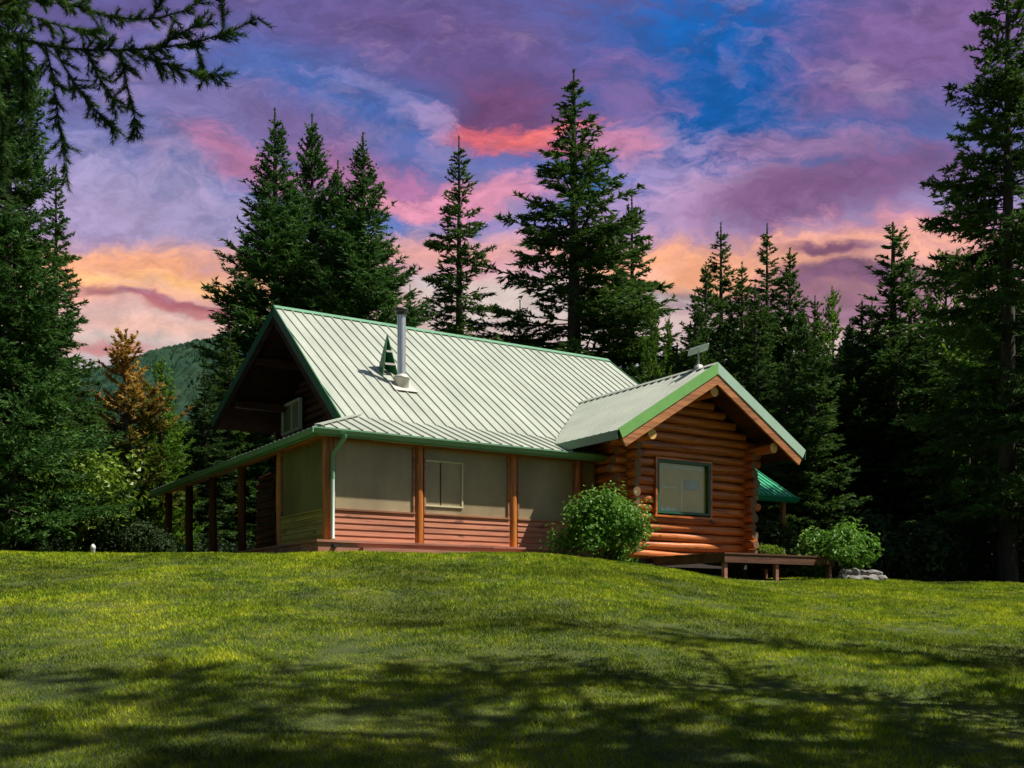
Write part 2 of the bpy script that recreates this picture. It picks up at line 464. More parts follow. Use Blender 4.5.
# ------------------------------------------------------------------ ground
def build_ground():
    m, nt, bs = nodes_mat('lawn_soil_and_thatch')
    f = add_noise(nt, 1.1, 6, coord='World'); g = add_noise(nt, 40, 4, coord='World')
    c = ramp_of(nt, f, [(.3, (.03, .05, .006)), (.5, (.08, .11, .010)), (.7, (.17, .16, .02))])
    c = mixc(nt, g, c, (.03, .045, .008))
    nt.links.new(c, bs.inputs['Base Color']); bs.inputs['Roughness'].default_value = .95
    bump(nt, bs, g, .8, .04)
    rs = np.concatenate([[-1500, -600, -250, -120, -70], np.arange(-45, 46, .75), [70, 120, 250, 600, 1500]])
    ds = np.concatenate([[-300, -100, -30, -10], np.arange(-4, 40, .5), [45, 60, 90, 150, 300, 700, 2500]])
    RR, DD = np.meshgrid(rs, ds)
    Z = ground_rd(RR, DD)
    far = sm(DD, 60, 300); Z = Z * (1 - far) + (-1.0) * far
    X = CAM[0] + RT[0] * RR + FW[0] * DD; Y = CAM[1] + RT[1] * RR + FW[1] * DD
    V = np.stack([X, Y, Z], -1).reshape(-1, 3)
    nr, ndp = len(rs), len(ds)
    i, j = np.meshgrid(np.arange(ndp - 1), np.arange(nr - 1), indexing='ij')
    a = (i * nr + j).ravel()
    F = np.stack([a, a + 1, a + nr + 1, a + nr], -1)
    o = np_mesh('ground', V, F, m, smooth=True); o['kind'] = 'structure'
build_ground()

def build_grass():
    rng = np.random.default_rng(5)
    # blades are spread over the lawn the cabin stands above, thinner with distance
    n = 1700000
    d = 4.5 + 24.5 * rng.random(n) ** .95
    half = .5 * d + 2.0
    r = (rng.random(n) * 2 - 1) * half
    keep = rng.random(n) < np.clip((half / 14.) ** 1. * (9. / d) ** 1.15, 0, 1)
    d, r = d[keep], r[keep]
    x = CAM[0] + RT[0] * r + FW[0] * d; y = CAM[1] + RT[1] * r + FW[1] * d
    # keep out of the cabin and its deck
    k = ~(((x > -.5) & (x < 13) & (y > -.5)) | ((x > 7.4) & (x < 12) & (y > -4.2)))
    x, y, r, d = x[k], y[k], r[k], d[k]
    z = ground_rd(r, d)
    n = len(x)
    patch = np.sin(x * 1.3 + 2 * np.sin(y * .9)) * np.sin(y * 1.7 + 1.5 * np.sin(x * .6)) * .7 + .8 * np.sin(x * 4.1 + 2 * np.sin(y * 2.9)) * np.sin(y * 4.7 + 2.5 * np.sin(x * 1.9))
    h = (.022 + .020 * rng.random(n)) * np.clip(1 + .42 * patch, .35, 2) * (1 + .02 * d)
    w = (.0024 + .0028 * rng.random(n)) * np.clip(d / 7, .8, 3.5)
    a = rng.random(n) * 2 * PI
    lean = (.25 + .8 * rng.random(n)) * h
    la = rng.random(n) * 2 * PI
    P = np.stack([x, y, z - .006], -1)
    sdv = np.stack([np.cos(a), np.sin(a), 0 * a], -1) * w[:, None]
    tip = P + np.stack([np.cos(la) * lean, np.sin(la) * lean, h], -1)
    V = np.stack([P - sdv, P + sdv, tip], 1).reshape(-1, 3)
    F = np.arange(3 * n).reshape(-1, 3)
    m, nt, bs = nodes_mat('mown_grass_blades')
    f = add_noise(nt, .55, 5, coord='World', rough=.6)
    g = add_noise(nt, 3.0, 4, (1, 1, .2), coord='World')
    q = add_noise(nt, 60, 2, coord='World')
    c1 = ramp_of(nt, f, [(.38, (.025, .065, .004)), (.5, (.14, .20, .008)), (.61, (.33, .335, .02))])
    c2 = ramp_of(nt, g, [(.40, (.02, .06, .004)), (.5, (.16, .22, .008)), (.62, (.37, .365, .025))])
    c = mixc(nt, .55, c1, c2)
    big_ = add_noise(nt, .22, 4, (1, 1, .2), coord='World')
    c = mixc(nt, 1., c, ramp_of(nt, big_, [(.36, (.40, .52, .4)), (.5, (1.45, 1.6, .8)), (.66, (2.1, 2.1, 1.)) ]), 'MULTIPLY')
    c = mixc(nt, ramp_of(nt, q, [(.35, (0, 0, 0)), (.7, (.5, .5, .5))]), c, (.26, .30, .04))
    nt.links.new(c, bs.inputs['Base Color']); bs.inputs['Roughness'].default_value = .55
    bs.inputs['Specular IOR Level'].default_value = .08
    tr = nt.nodes.new('ShaderNodeBsdfTranslucent'); nt.links.new(c, tr.inputs[0])
    mx = nt.nodes.new('ShaderNodeMixShader'); mx.inputs[0].default_value = .3
    nt.links.new(bs.outputs[0], mx.inputs[1]); nt.links.new(tr.outputs[0], mx.inputs[2]); nt.links.new(mx.outputs[0], nt.nodes['Material Output'].inputs[0])
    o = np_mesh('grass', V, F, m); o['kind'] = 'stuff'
    print('grass blades', n)
build_grass()

def build_hill():
    m, nt, bs = nodes_mat('far_forest_hillside')
    f = add_noise(nt, .012, 8, coord='World'); g = add_noise(nt, .09, 6, (1, 1, .35), coord='World', rough=.7)
    c = ramp_of(nt, g, [(.3, (.020, .036, .020)), (.55, (.042, .064, .034)), (.75, (.075, .10, .05))])
    c = mixc(nt, f, c, (.012, .05, .035))
    nt.links.new(c, bs.inputs['Base Color']); bs.inputs['Roughness'].default_value = 1.
    bs.inputs['Specular IOR Level'].default_value = 0
    rng = np.random.default_rng(3)
    rs = np.linspace(-640, 200, 190); ds = np.linspace(700, 1500, 90)
    RR, DD = np.meshgrid(rs, ds)
    # crest line at 1150 m: rises from the left edge to a top behind the tall spruces
    px = 512 + FOC * RR / 1150
    top = np.interp(px, [-100, 20, 60, 85, 120, 160, 200, 240, 300, 400, 520], [470, 400, 383, 376, 366, 352, 342, 334, 345, 420, 600])
    zt = -1.6 + 1150 * (HOR - top) / FOC
    prof = np.where(DD < 1150, sm(DD, 690, 1170), 1 - .6 * sm(DD, 1150, 1500))
    Z = -3 + (zt + 3) * prof
    Z = Z + rng.normal(0, 2.6, Z.shape) * prof + 4 * np.sin(RR * .05 + DD * .03) * (prof > .2) * (1 - prof)
    X = CAM[0] + RT[0] * RR + FW[0] * DD; Y = CAM[1] + RT[1] * RR + FW[1] * DD
    V = np.stack([X, Y, Z], -1).reshape(-1, 3)
    nr, ndp = len(rs), len(ds)
    i, j = np.meshgrid(np.arange(ndp - 1), np.arange(nr - 1), indexing='ij')
    a = (i * nr + j).ravel()
    o = np_mesh('hill', V, np.stack([a, a + 1, a + nr + 1, a + nr], -1), m, smooth=False); o['kind'] = 'structure'
    # far conifers on it, one mass
    n = 24000
    r = rng.uniform(-620, -150, n); d = rng.uniform(760, 1190, n)
    px = 512 + FOC * r / 1150
    zt = -1.6 + 1150 * (HOR - np.interp(px, [-100, 20, 60, 85, 120, 160, 200, 240, 300, 400, 520], [470, 400, 383, 376, 366, 352, 342, 334, 345, 420, 600])) / FOC
    z = -3 + (zt + 3) * np.where(d < 1150, sm(d, 690, 1170), 1 - .6 * sm(d, 1150, 1500)) - 3
    h = rng.uniform(3, 6.5, n); w = h * .24
    x = CAM[0] + RT[0] * r + FW[0] * d; y = CAM[1] + RT[1] * r + FW[1] * d
    base = []
    for k in range(5):
        a_ = 2 * PI * k / 5 + rng.random(n)
        base.append(np.stack([x + w * np.cos(a_), y + w * np.sin(a_), z], -1))
    tip = np.stack([x, y, z + h], -1)
    V = np.stack(base + [tip], 1).reshape(-1, 3)
    o_ = np.arange(n)[:, None] * 6
    F = np.concatenate([o_ + np.array([[k, (k + 1) % 5, 5]]) for k in range(5)], 0)
    o = np_mesh('far_forest', V, F, m); o['kind'] = 'stuff'
build_hill()

# ------------------------------------------------------------------ cabin
CAB = (0, 0, -.3)
cabin = thing('log_cabin', 'log cabin with pale green metal roofs, screened porch and a gabled log wing', 'cabin', CAB)
def part(mb, name, mats, parent=None, label=None):
    o = mb.build(name, mats, parent or cabin, CAB)
    if label: o['label'] = label
    return o
UA, VO, HA, BW, HB = 9.605, -2.315, 4.715, 3.19, 2.745
WS = (HA - HB) / BW                     # wing roof slope
RV, RZ, EV, EZ = 7.297, 7.243, 1.092, 3.025
MS = (RZ - EZ) / (RV - EV)              # main roof slope
P1, P2, P3 = 2.284, 4.907, 6.885
PE, PS, PZ = -.40, .385, 2.475           # porch roof eave line, slope, eave height
ROW = .236

def log_wall(mb, axis, c, a0, a1, z0, z1, r=.121, ext0=.0, ext1=.0, openings=(), clip=None, seed=0, ragged=.08):
    rng = random.Random(seed); k = 0; z = z0
    while z < z1:
        e0 = ext0 + rng.uniform(-ragged, ragged) if ext0 else 0
        e1 = ext1 + rng.uniform(-ragged, ragged) if ext1 else 0
        lo, hi = a0 - e0, a1 + e1
        if clip:
            cl, ch = clip(z + r * .6); lo, hi = max(lo, cl), min(hi, ch)
        segs = [(lo, hi)]
        for (oa, ob, za, zb) in openings:
            if za < z < zb:
                segs = [s for (p, q) in segs for s in ((p, min(q, oa)), (max(p, ob), q)) if s[1] - s[0] > .08]
        for (p, q) in segs:
            if q - p < .15: continue
            P_ = (p, c, z) if axis == 0 else (c, p, z); Q_ = (q, c, z) if axis == 0 else (c, q, z)
            mb.log(P_, Q_, r * rng.uniform(.90, 1.08), 0, 1, seed=seed * 100 + k, wob=.034)
        z += ROW; k += 1

# porch deck -------------------------------------------------------
b = MB()
b.box((-.42, -.42, -.05), (7.45, 3.2, 0)); b.box((-.42, 3.2, -.05), (2.85, 14.4, 0))
b.box((-.38, -.38, -.45), (7.42, -.34, -.052)); b.box((-.38, -.34, -.45), (-.34, 14.3, -.052))
b.box((.6, -.60, -.45), (7.45, -.39, -.155))                         # low step board along the front
part(b, 'porch_deck', M['deckwood'])
b = MB(); b.box((-.05, -.455, -.16), (.05, -.385, -.09)); b.box((-.03, -.48, -.175), (.03, -.40, -.162))
part(b, 'step_light', M['black'])
# posts
for (x, y) in [(0, 0), (P1, 0), (P2, 0), (P3, 0), (0, 2.976), (0, 6), (0, 8.65), (0, 11.15), (0, 13.6)]:
    b = MB(); z1 = 2.36
    b.log((x, y, -.002 if y < 3 else -.3), (x, y, z1), .115, 0, 1, seed=int(x * 10 + y * 7), wob=.015)
    part(b, 'post', [M['log_z'] if y < 4 else M['shaded_post'], M['cut']])
# beams under the porch eaves
b = MB(); b.log((-.25, -.02, 2.42), (7.3, -.02, 2.42), .095, 0, 1, seed=3); part(b, 'beam', [M['log_x'], M['cut']])
b = MB(); b.log((-.02, -.25, 2.42), (-.02, 14.2, 2.42), .095, 0, 1, seed=4); part(b, 'beam', [M['log_y'], M['cut']])
b = MB()
for k in range(22):
    y = 3.3 + k * .5; b.log((PE + .06, y, PZ - .075), (2.9, y, PZ + PS * 3.3 - .075), .05, 0, 0, n=8, seed=k)
part(b, 'rafters', M['log_x'])
# screen bays: frame, screen, sill, siding
def bay(p, q, axis, side=False):
    def pt(a, y, z): return (a, y, z) if axis == 0 else (y, a, z)
    def bx(mb, a0, y0, z0, a1, y1, z1): mb.box(tuple(min(s, t) for s, t in zip(pt(a0, y0, z0), pt(a1, y1, z1))), tuple(max(s, t) for s, t in zip(pt(a0, y0, z0), pt(a1, y1, z1))))
    f = MB()
    bx(f, p, -.055, .74, p + .045, .035, 2.33); bx(f, q - .045, -.055, .74, q, .035, 2.33); bx(f, p + .045, -.055, 2.27, q - .045, .035, 2.33)
    fr = part(f, 'screen_frame', M['trimwood'])
    s_ = MB(); bx(s_, p + .04, -.012, .74, q - .04, .0, 2.28)
    s_.build('screen', M['screen_side' if side else 'screen'], fr, CAB)
    s_ = MB(); bx(s_, p, -.085, .70, q, .05, .738); part(s_, 'sill', M['trimwood'] if not side else M['siding_side'])
    w = MB()
    for k in range(5):
        z0 = .002 + k * .14
        # lapped boards, lower edge proud
        lo, hi = pt(p, -.055, z0), pt(q, -.03, z0 + .138)
        vs = [pt(p, -.066, z0), pt(q, -.066, z0), pt(q, .03, z0), pt(p, .03, z0), pt(p, -.044, z0 + .1375), pt(q, -.044, z0 + .1375), pt(q, .03, z0 + .1375), pt(p, .03, z0 + .1375)]
        w.add(vs, [(0, 3, 2, 1), (4, 5, 6, 7), (0, 1, 5, 4), (1, 2, 6, 5), (2, 3, 7, 6), (3, 0, 4, 7)])
    part(w, 'siding', M['siding_side' if side else 'siding'])
bay(.12, P1 - .12, 0); bay(P1 + .12, P2 - .12, 0); bay(P2 + .12, P3 - .12, 0); bay(P3 + .12, 7.44, 0)
bay(.12, 2.976 - .12, 1, True)
# second screen wall that closes the porch towards the open side
b = MB(); b.box((.1, 2.955, 0), (2.85, 2.985, .72)); part(b, 'partition', M['deckdark'])

# roofs --------------------------------------------------------------
def ribbed(mb, eL, eR, tL, tR, rib=.305, h=.032, w=.05, th=.022, first=None, clipfun=None):
    """metal sheet over the quad eave-left, eave-right, top-right, top-left with standing ribs running eave -> top"""
    eL, eR, tL, tR = [np.array(p, float) for p in (eL, eR, tL, tR)]
    nrm = np.cross(eR - eL, tL - eL); nrm /= np.linalg.norm(nrm)
    if nrm[2] < 0: nrm = -nrm
    mb.slab([eL, eR, tR, tL], -nrm * th)
    ax = (eR - eL) / np.linalg.norm(eR - eL)
    sl_ = (tL - eL) - ax * ((tL - eL) @ ax); sl_ /= np.linalg.norm(sl_)
    poly = [((p - eL) @ ax, (p - eL) @ sl_) for p in (eL, eR, tR, tL)]
    a0 = min(p[0] for p in poly); a1 = max(p[0] for p in poly)
    a = a0 + rib * .5
    while a < a1 - .03:
        ys = []
        for i in range(4):
            (x0, y0), (x1, y1) = poly[i], poly[(i + 1) % 4]
            if (x0 - a) * (x1 - a) < 0: ys.append(y0 + (a - x0) / (x1 - x0) * (y1 - y0))
        if len(ys) >= 2 and max(ys) - min(ys) > .1:
            for (y0, y1) in [(min(ys) - .012, max(ys))]:
                A = eL + ax * a + sl_ * y0; B_ = eL + ax * a + sl_ * y1
                s1, s2 = ax * w / 2, ax * w * .28; u_ = nrm * h; dn = nrm * .01
                vs = [A - s1 - dn, A + s1 - dn, A + s2 + u_, A - s2 + u_, B_ - s1 - dn, B_ + s1 - dn, B_ + s2 + u_, B_ - s2 + u_]
                mb.add(vs, [(0, 1, 2, 3), (7, 6, 5, 4), (0, 4, 5, 1), (1, 5, 6, 2), (2, 6, 7, 3), (3, 7, 4, 0)])
        a += rib
# main roof
RL, RR_ = 1.376, 13.472
EL, ER = .793, 13.35
BV = 11.391; BZ = RZ - MS * (BV - RV)
b = MB()
ribbed(b, (EL, EV, EZ), (ER, EV, EZ), (RL, RV, RZ), (RR_, RV, RZ))
ribbed(b, (ER, BV, BZ), (EL, BV, BZ), (RR_, RV, RZ), (RL, RV, RZ))
main_roof = part(b, 'main_roof', M['roof'])
def sub(mb, name, mats, parent, label=None):
    o = mb.build(name, mats, parent, CAB)
    if label: o['label'] = label
    return o
b = MB()
for (ea, eb, ta, tb) in [((EL, EV, EZ), (ER, EV, EZ), (RL, RV, RZ), (RR_, RV, RZ)), ((EL, BV, BZ), (ER, BV, BZ), (RL, RV, RZ), (RR_, RV, RZ))]:
    d1 = np.array([.03, 0, -.05]); d2 = np.array([-.03, 0, -.05])
    b.slab([np.array(ea) + d1, np.array(eb) + d2, np.array(tb) + d2, np.array(ta) + d1], (0, 0, -.14))
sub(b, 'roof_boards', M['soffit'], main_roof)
b = MB()   # ridge cap
for s in (-1, 1):
    b.slab([(RL - .02, RV, RZ + .05), (RR_ + .02, RV, RZ + .05), (RR_ + .02, RV + s * .17, RZ + .05 - MS * .17), (RL - .02, RV + s * .17, RZ + .05 - MS * .17)], (0, 0, -.012))
sub(b, 'ridge_cap', M['gutter'], main_roof)
def rake(x_e, x_r, v_e, z_e, x_off, mats, parent, trim=.27, board=.24):
    """metal rake trim with a wooden barge board under it along one gable slope"""
    e = np.array([x_e, v_e, z_e]); r_ = np.array([x_r, RV, RZ])
    sg = 1 if v_e > RV else -1; ca = 1 / math.hypot(1, MS); sa = MS * ca
    def dn(t): return np.array([0, -sg * sa * ca * t, -ca * ca * t])      # square cut at the eave end
    b1 = MB(); b1.slab([e + (0, 0, .035), r_ + (0, 0, .035), r_ + (0, 0, -trim), e + dn(trim)], (x_off, 0, 0))
    t = sub(b1, 'rake_trim', mats[0], parent)
    b2 = MB(); x2 = x_off * .4
    b2.slab([e + (x2, 0, 0) + dn(trim + .001), r_ + (x2, 0, -trim - .001), r_ + (x2, 0, -trim - board), e + (x2, 0, 0) + dn(trim + board)], (-x_off * 1.3, 0, 0))
    sub(b2, 'barge_board', mats[1], parent)
for (ve, ze) in ((EV, EZ), (BV, BZ)):
    rake(EL, RL, ve, ze, -.035, (M['green_rake'], M['dark_barge']), main_roof)
    rake(ER, RR_, ve, ze, .035, (M['green_rake'], M['dark_barge']), main_roof)
b = MB()
for (v, dz) in ((RV, .50), (RV - 1.35, .36), (RV - 2.9, .36), (RV + 1.35, .36), (RV + 2.9, .36)):
    z = RZ - MS * abs(v - RV) - dz
    t = abs(v - RV) / (RV - EV); x0 = RL + (EL - RL) * t + .07
    o = MB(); o.log((x0, v, z), (3.2, v, z), .13, 0, 1, seed=int(v * 10))
    part(o, 'purlin', [M['dark_log_x'], M['cut']])
# main walls of logs
b = MB(); log_wall(b, 0, 3.4, 3.0, 12.3, .0, 4.35, ext0=.28, ext1=.28, openings=[(4.15, 5.45, .3, 2.6)], seed=11)
part(b, 'front_wall', [M['dark_log_x'], M['cut']])
def mclip(z):
    h = (RZ - .22 - z) / MS
    return max(RV - h, 3.1), min(RV + h, 13.4 if z < 3.2 else 11.0)
b = MB(); log_wall(b, 1, 3.0, 3.4, 13.4, -.1, 7.0, ext0=.28, ext1=.28, clip=mclip, seed=12)
part(b, 'gable_wall', [M['dark_log_y'], M['cut']])
b = MB(); log_wall(b, 1, 12.3, 3.4, 11.0, -.1, 7.0, ext0=.28, ext1=.28, clip=mclip, seed=13)
part(b, 'gable_wall', [M['dark_log_y'], M['cut']])
b = MB(); log_wall(b, 0, 11.0, 3.0, 12.3, -.1, 4.3, ext0=.28, ext1=.28, seed=14)
part(b, 'back_wall', [M['dark_log_x'], M['cut']])
_k = (2.70 - CAM[0]); GW = []
for px_ in (299.5, 281.5):
    r__ = ray(px_, 415); GW.append(float((CAM + r__ * (_k / r__[0]))[1]))
for py_ in (432.5, 401.5):
    r__ = ray(290.5, py_); GW.append(float((CAM + r__ * (_k / r__[0]))[2]))
# gable window (closed cream shutters) in front of the logs
def window(parent, axis, c, a0, a1, z0, z1, fm, fw=.06, out=-1, mull=(), depth=.10, blind=None, name='window', glass=True):
    def pt(a, y, z): return (a, y, z) if axis == 0 else (y, a, z)
    def bx(mb, a0_, y0, z0_, a1_, y1, z1_):
        A, B_ = pt(a0_, y0, z0_), pt(a1_, y1, z1_)
        mb.box(tuple(min(s, t) for s, t in zip(A, B_)), tuple(max(s, t) for s, t in zip(A, B_)))
    f = MB(); y0, y1 = c, c + out * depth
    bx(f, a0, y0, z0, a0 + fw, y1, z1); bx(f, a1 - fw, y0, z0, a1, y1, z1)
    bx(f, a0 + fw, y0, z0, a1 - fw, y1, z0 + fw); bx(f, a0 + fw, y0, z1 - fw, a1 - fw, y1, z1)
    for mm in mull: bx(f, mm - fw * .4, y0, z0 + fw, mm + fw * .4, y1 - out * .03, z1 - fw)
    fr = part(f, name, fm, parent)
    if glass:
        g = MB(); yg = c + out * depth * .45
        bx(g, a0 + fw, yg, z0 + fw, a1 - fw, yg + out * .006, z1 - fw)
        sub(g, 'pane', M['glass'], fr)
    if blind:
        g = MB(); yg = c + out * depth * .12
        bx(g, a0 + fw, yg, blind[1], a1 - fw, yg + out * .012, z1 - fw)
        sub(g, 'blind', blind[0], fr)
    return fr
window(None, 1, 2.79, GW[0], GW[1], GW[2], GW[3], M['pane_frame'], .07, -1, ((GW[0] + GW[1]) / 2,), .10, (M['blind'], GW[2] + .07))
# frame added on the screen plane, standing for a window seen behind
_p = [CAM + ray(px_, py_) * ((-.03 - CAM[1]) / ray(px_, py_)[1]) for px_, py_ in ((424.5, 506), (463, 463))]
sw = window(None, 0, -.013, float(_p[0][0]), float(_p[1][0]), float(_p[0][2]), float(_p[1][2]), M['added_frame'], .035, -1, (float(_p[0][0]) * .58 + float(_p[1][0]) * .42,), .03, None, 'window', False)

# porch roof: two planes that meet on a hip
b = MB()
zt = PZ + PS * (1.42 - PE)
ribbed(b, (PE, PE, PZ), (7.62, PE, PZ), (1.42, 1.42, zt), (7.62, 1.42, zt))
zt2 = PZ + PS * (2.98 - PE)
ribbed(b, (PE, 14.35, PZ), (PE, PE, PZ), (2.98, 14.35, zt2), (2.98, 2.98, zt2))
porch_roof = part(b, 'porch_roof', M['roof'])
b = MB()
b.slab([(PE + .03, PE + .03, PZ - .03), (7.6, PE + .03, PZ - .03), (7.6, 3.2, PZ - .03 + PS * 3.2), (3.2, 3.2, PZ - .03 + PS * 3.2)], (0, 0, -.02))
b.slab([(PE + .03, 14.3, PZ - .03), (PE + .03, PE + .03, PZ - .03), (2.96, 2.96, zt2 - .03), (2.96, 14.3, zt2 - .03)], (0, 0, -.02))
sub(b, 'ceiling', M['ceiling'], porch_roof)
b = MB(); b.bar((PE, PE, PZ + .035), (1.42, 1.42, zt + .035), .16, .03); sub(b, 'hip_cap', M['roof'], porch_roof)
# gutters: a K shaped trough
def gutter(p, q, outv, mb):
    p, q, outv = np.array(p, float), np.array(q, float), np.array(outv, float)
    prof = [(0, 0), (0, -.105), (.035, -.125), (.075, -.125), (.095, -.07), (.125, -.03), (.125, 0), (.112, 0), (.108, -.03), (.082, -.065), (.065, -.112), (.012, -.095), (.012, 0)]
    n = len(prof)
    A = [p + outv * a + np.array([0, 0, z]) for a, z in prof]; B_ = [q + outv * a + np.array([0, 0, z]) for a, z in prof]
    mb.add(A + B_, [(i, (i + 1) % n, (i + 1) % n + n, i + n) for i in range(n)] + [tuple(range(n)), tuple(range(2 * n - 1, n - 1, -1))])
b = MB(); b.box((PE + .0, PE - .002, PZ - .19), (7.6, PE + .028, PZ - .025)); gutter((PE - .12, PE - .004, PZ - .03), (7.62, PE - .004, PZ - .03), (0, -1, 0), b)
part(b, 'gutter', M['gutter'])
b = MB(); b.box((PE - .002, PE + .03, PZ - .19), (PE + .028, 14.33, PZ - .025)); gutter((PE - .004, PE - .004, PZ - .03), (PE - .004, 14.36, PZ - .03), (-1, 0, 0), b)
part(b, 'gutter', M['gutter'])
# downspout at the front corner
b = MB(); b.tube([(.17, -.56, 2.33), (.17, -.55, 2.26), (.11, -.42, 2.10), (.07, -.2, 1.98), (.055, -.165, 1.88), (.055, -.165, 1.38)], .047, 10, 0, 0)
dsp = part(b, 'downspout', M['gutter'])
b = MB(); b.tube([(.055, -.165, 1.40), (.055, -.165, .06), (.055, -.2, .02)], .042, 10, 0, 0); sub(b, 'lower_pipe', M['pipe_pale'], dsp, 'pale lower length of downspout')
# wing walls --------------------------------------------------------
WX0, WX1, WY = UA - 2.02, UA + 2.02, -1.22
WIN = (8.43, 10.25, .95, 2.335)
def wclip(z):
    h = (HA - .24 - z) / WS
    return UA - h, UA + h
b = MB()
log_wall(b, 0, WY, WX0, WX1, -.12, 4.3, ext0=.45, ext1=.42, openings=[(WIN[0] - .06, WIN[1] + .06, WIN[2] - .04, WIN[3] + .05)], clip=wclip, seed=21, ragged=.16, r=.116)
part(b, 'wing_front_wall', [M['log_x'], M['cut']])
b = MB(); q0, q1, q2, q3 = WIN[0] - .05, WIN[1] + .05, WIN[2] - .035, WIN[3] + .045
zt_ = HA - .3 - WS * 2.02
b.slab([(WX0, WY - .02, -.2), (WX1, WY - .02, -.2), (WX1, WY - .02, q2), (WX0, WY - .02, q2)], (0, .06, 0))
b.slab([(WX0, WY - .02, q2), (q0, WY - .02, q2), (q0, WY - .02, q3), (WX0, WY - .02, q3)], (0, .06, 0))
b.slab([(q1, WY - .02, q2), (WX1, WY - .02, q2), (WX1, WY - .02, q3), (q1, WY - .02, q3)], (0, .06, 0))
b.slab([(WX0, WY - .02, q3), (WX1, WY - .02, q3), (WX1, WY - .02, zt_), (UA, WY - .02, HA - .3), (WX0, WY - .02, zt_)], (0, .06, 0))
part(b, 'seam_shade_sheet', M['seam_dark'])  # dark sheet putting the shadow of the log seams into colour
for x in (WX0, WX1):
    b = MB(); b.box((x - .03, WY + .05, -.2), (x + .03, 3.2, 2.5)); part(b, 'seam_shade_sheet', M['seam_dark'])
    b = MB(); log_wall(b, 1, x, WY, 3.25, -.12 + ROW * .5, 2.62, ext0=.40, seed=int(x), ragged=.07, r=.118)
    part(b, 'wing_side_wall', [M['log_y'], M['cut']])
b = MB(); b.box((WX0 - .05, WY - .05, -1.0), (WX1 + .05, 3.2, -.2)); part(b, 'foundation', M['concrete'])
# wing window
b = MB(); y0, y1 = WY - .16, WY + .02
a0, a1, z0, z1 = WIN
b.box((a0 - .06, y0, z0 - .045), (a0 - .005, y1, z1 + .05)); b.box((a1 + .005, y0, z0 - .045), (a1 + .06, y1, z1 + .05))
b.box((a0 - .10, y0 - .02, z0 - .10), (a1 + .10, y1, z0 - .047)); b.box((a0 - .005, y0, z1 + .005), (a1 + .005, y1, z1 + .05))
part(b, 'window_trim', M['log_x'])
w = window(None, 0, WY + .02, a0, a1, z0, z1, M['winframe'], .065, -1, (), .17, (M['blind'], 2.14))
# tan panel added behind the glass to catch light, and pieces before it
b = MB(); b.box((a0 + .066, WY - .03, z0 + .066), (a1 - .066, WY - .022, 2.139)); sub(b, 'added_tan_panel', M['tan'], w)
b = MB(); b.box((9.30, WY - .047, z0 + .08), (9.34, WY - .033, 1.95)); sub(b, 'mullion', M['pane_frame'], w)
b = MB(); b.box((8.68, WY - .047, 1.62), (9.20, WY - .035, 1.66)); sub(b, 'shelf', M['pane_frame'], w)
b = MB(); b.box((9.45, WY - .05, 1.62), (9.92, WY - .034, 1.86)); sub(b, 'picture', M['roof'], w)
b = MB(); b.slab([(8.62, WY - .05, z0 + .075), (9.12, WY - .05, z0 + .075), (9.10, WY - .05, z0 + .18), (8.98, WY - .05, z0 + .14), (8.87, WY - .05, z0 + .21), (8.76, WY - .05, z0 + .14), (8.64, WY - .05, z0 + .18)], (0, .014, 0)); sub(b, 'ornament', M['white'], w)
# wing roof -----------------------------------------------------------
def vmain(z): return EV + (z - EZ) / MS
b = MB(); VB = vmain(HA) + .08; VL = .42
ribbed(b, (UA - BW, VL, HB), (UA - BW, VO, HB), (UA, VB, HA), (UA, VO, HA), rib=.305)
ribbed(b, (UA + BW, VO, HB), (UA + BW, VL + 2.0, HB), (UA, VO, HA), (UA, VB, HA), rib=.305)
wing_roof = part(b, 'wing_roof', M['roof'])
b = MB()
for s in (-1, 1):
    d_ = np.array([-s * .03, .03, -.045])
    b.slab([np.array([UA + s * BW, VO, HB]) + d_, np.array([UA + s * BW, VL - .1, HB]) + d_, np.array([UA, VB - .3, HA]) + (0, 0, -.045), np.array([UA, VO + .03, HA]) + (0, 0, -.045)], (0, 0, -.13))
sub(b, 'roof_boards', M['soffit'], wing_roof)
b = MB()
for s in (-1, 1):
    b.slab([(UA, VO - .02, HA + .048), (UA, VB, HA + .048), (UA + s * .15, VB, HA + .048 - WS * .15), (UA + s * .15, VO - .02, HA + .048 - WS * .15)], (0, 0, -.012))
sub(b, 'ridge_cap', M['roof'], wing_roof)
for s in (-1, 1):
    e = np.array([UA + s * BW, VO, HB]); r_ = np.array([UA, VO, HA]); tr, bd = .255, .265
    ca = 1 / math.hypot(1, WS); sa = WS * ca
    def dn(t): return np.array([-s * sa * ca * t, 0, -ca * ca * t])
    b = MB(); b.slab([e + (0, 0, .035), r_ + (0, 0, .035), r_ + (0, 0, -tr), e + dn(tr)], (0, -.035, 0))
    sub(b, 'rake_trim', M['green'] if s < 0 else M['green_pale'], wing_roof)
    b = MB(); b.slab([e + dn(tr + .001) + (0, -.015, 0), r_ + (0, -.015, -tr - .001), r_ + (0, -.015, -tr - bd), e + dn(tr + bd) + (0, -.015, 0)], (0, .06, 0))
    sub(b, 'barge_board', M['barge'], wing_roof)
    b = MB(); b.slab([(UA + s * (BW + .004), VO, HB + .0), (UA + s * (BW + .004), VL, HB + .0), (UA + s * (BW + .004), VL, HB - .22), (UA + s * (BW + .004), VO, HB - .22)], (s * .03, 0, 0))
    sub(b, 'eave_trim', M['green_dark'], wing_roof)
for (x, z) in ((UA, 4.03), (UA - 2.05, 2.77), (UA + 2.12, 2.77)):
    b = MB(); b.log((x, VO + .10, z), (x, 1.0, z), .135, 0, 1, seed=int(x * 3), wob=.0)
    part(b, 'purlin', [M['log_y'], M['cut_bright']])
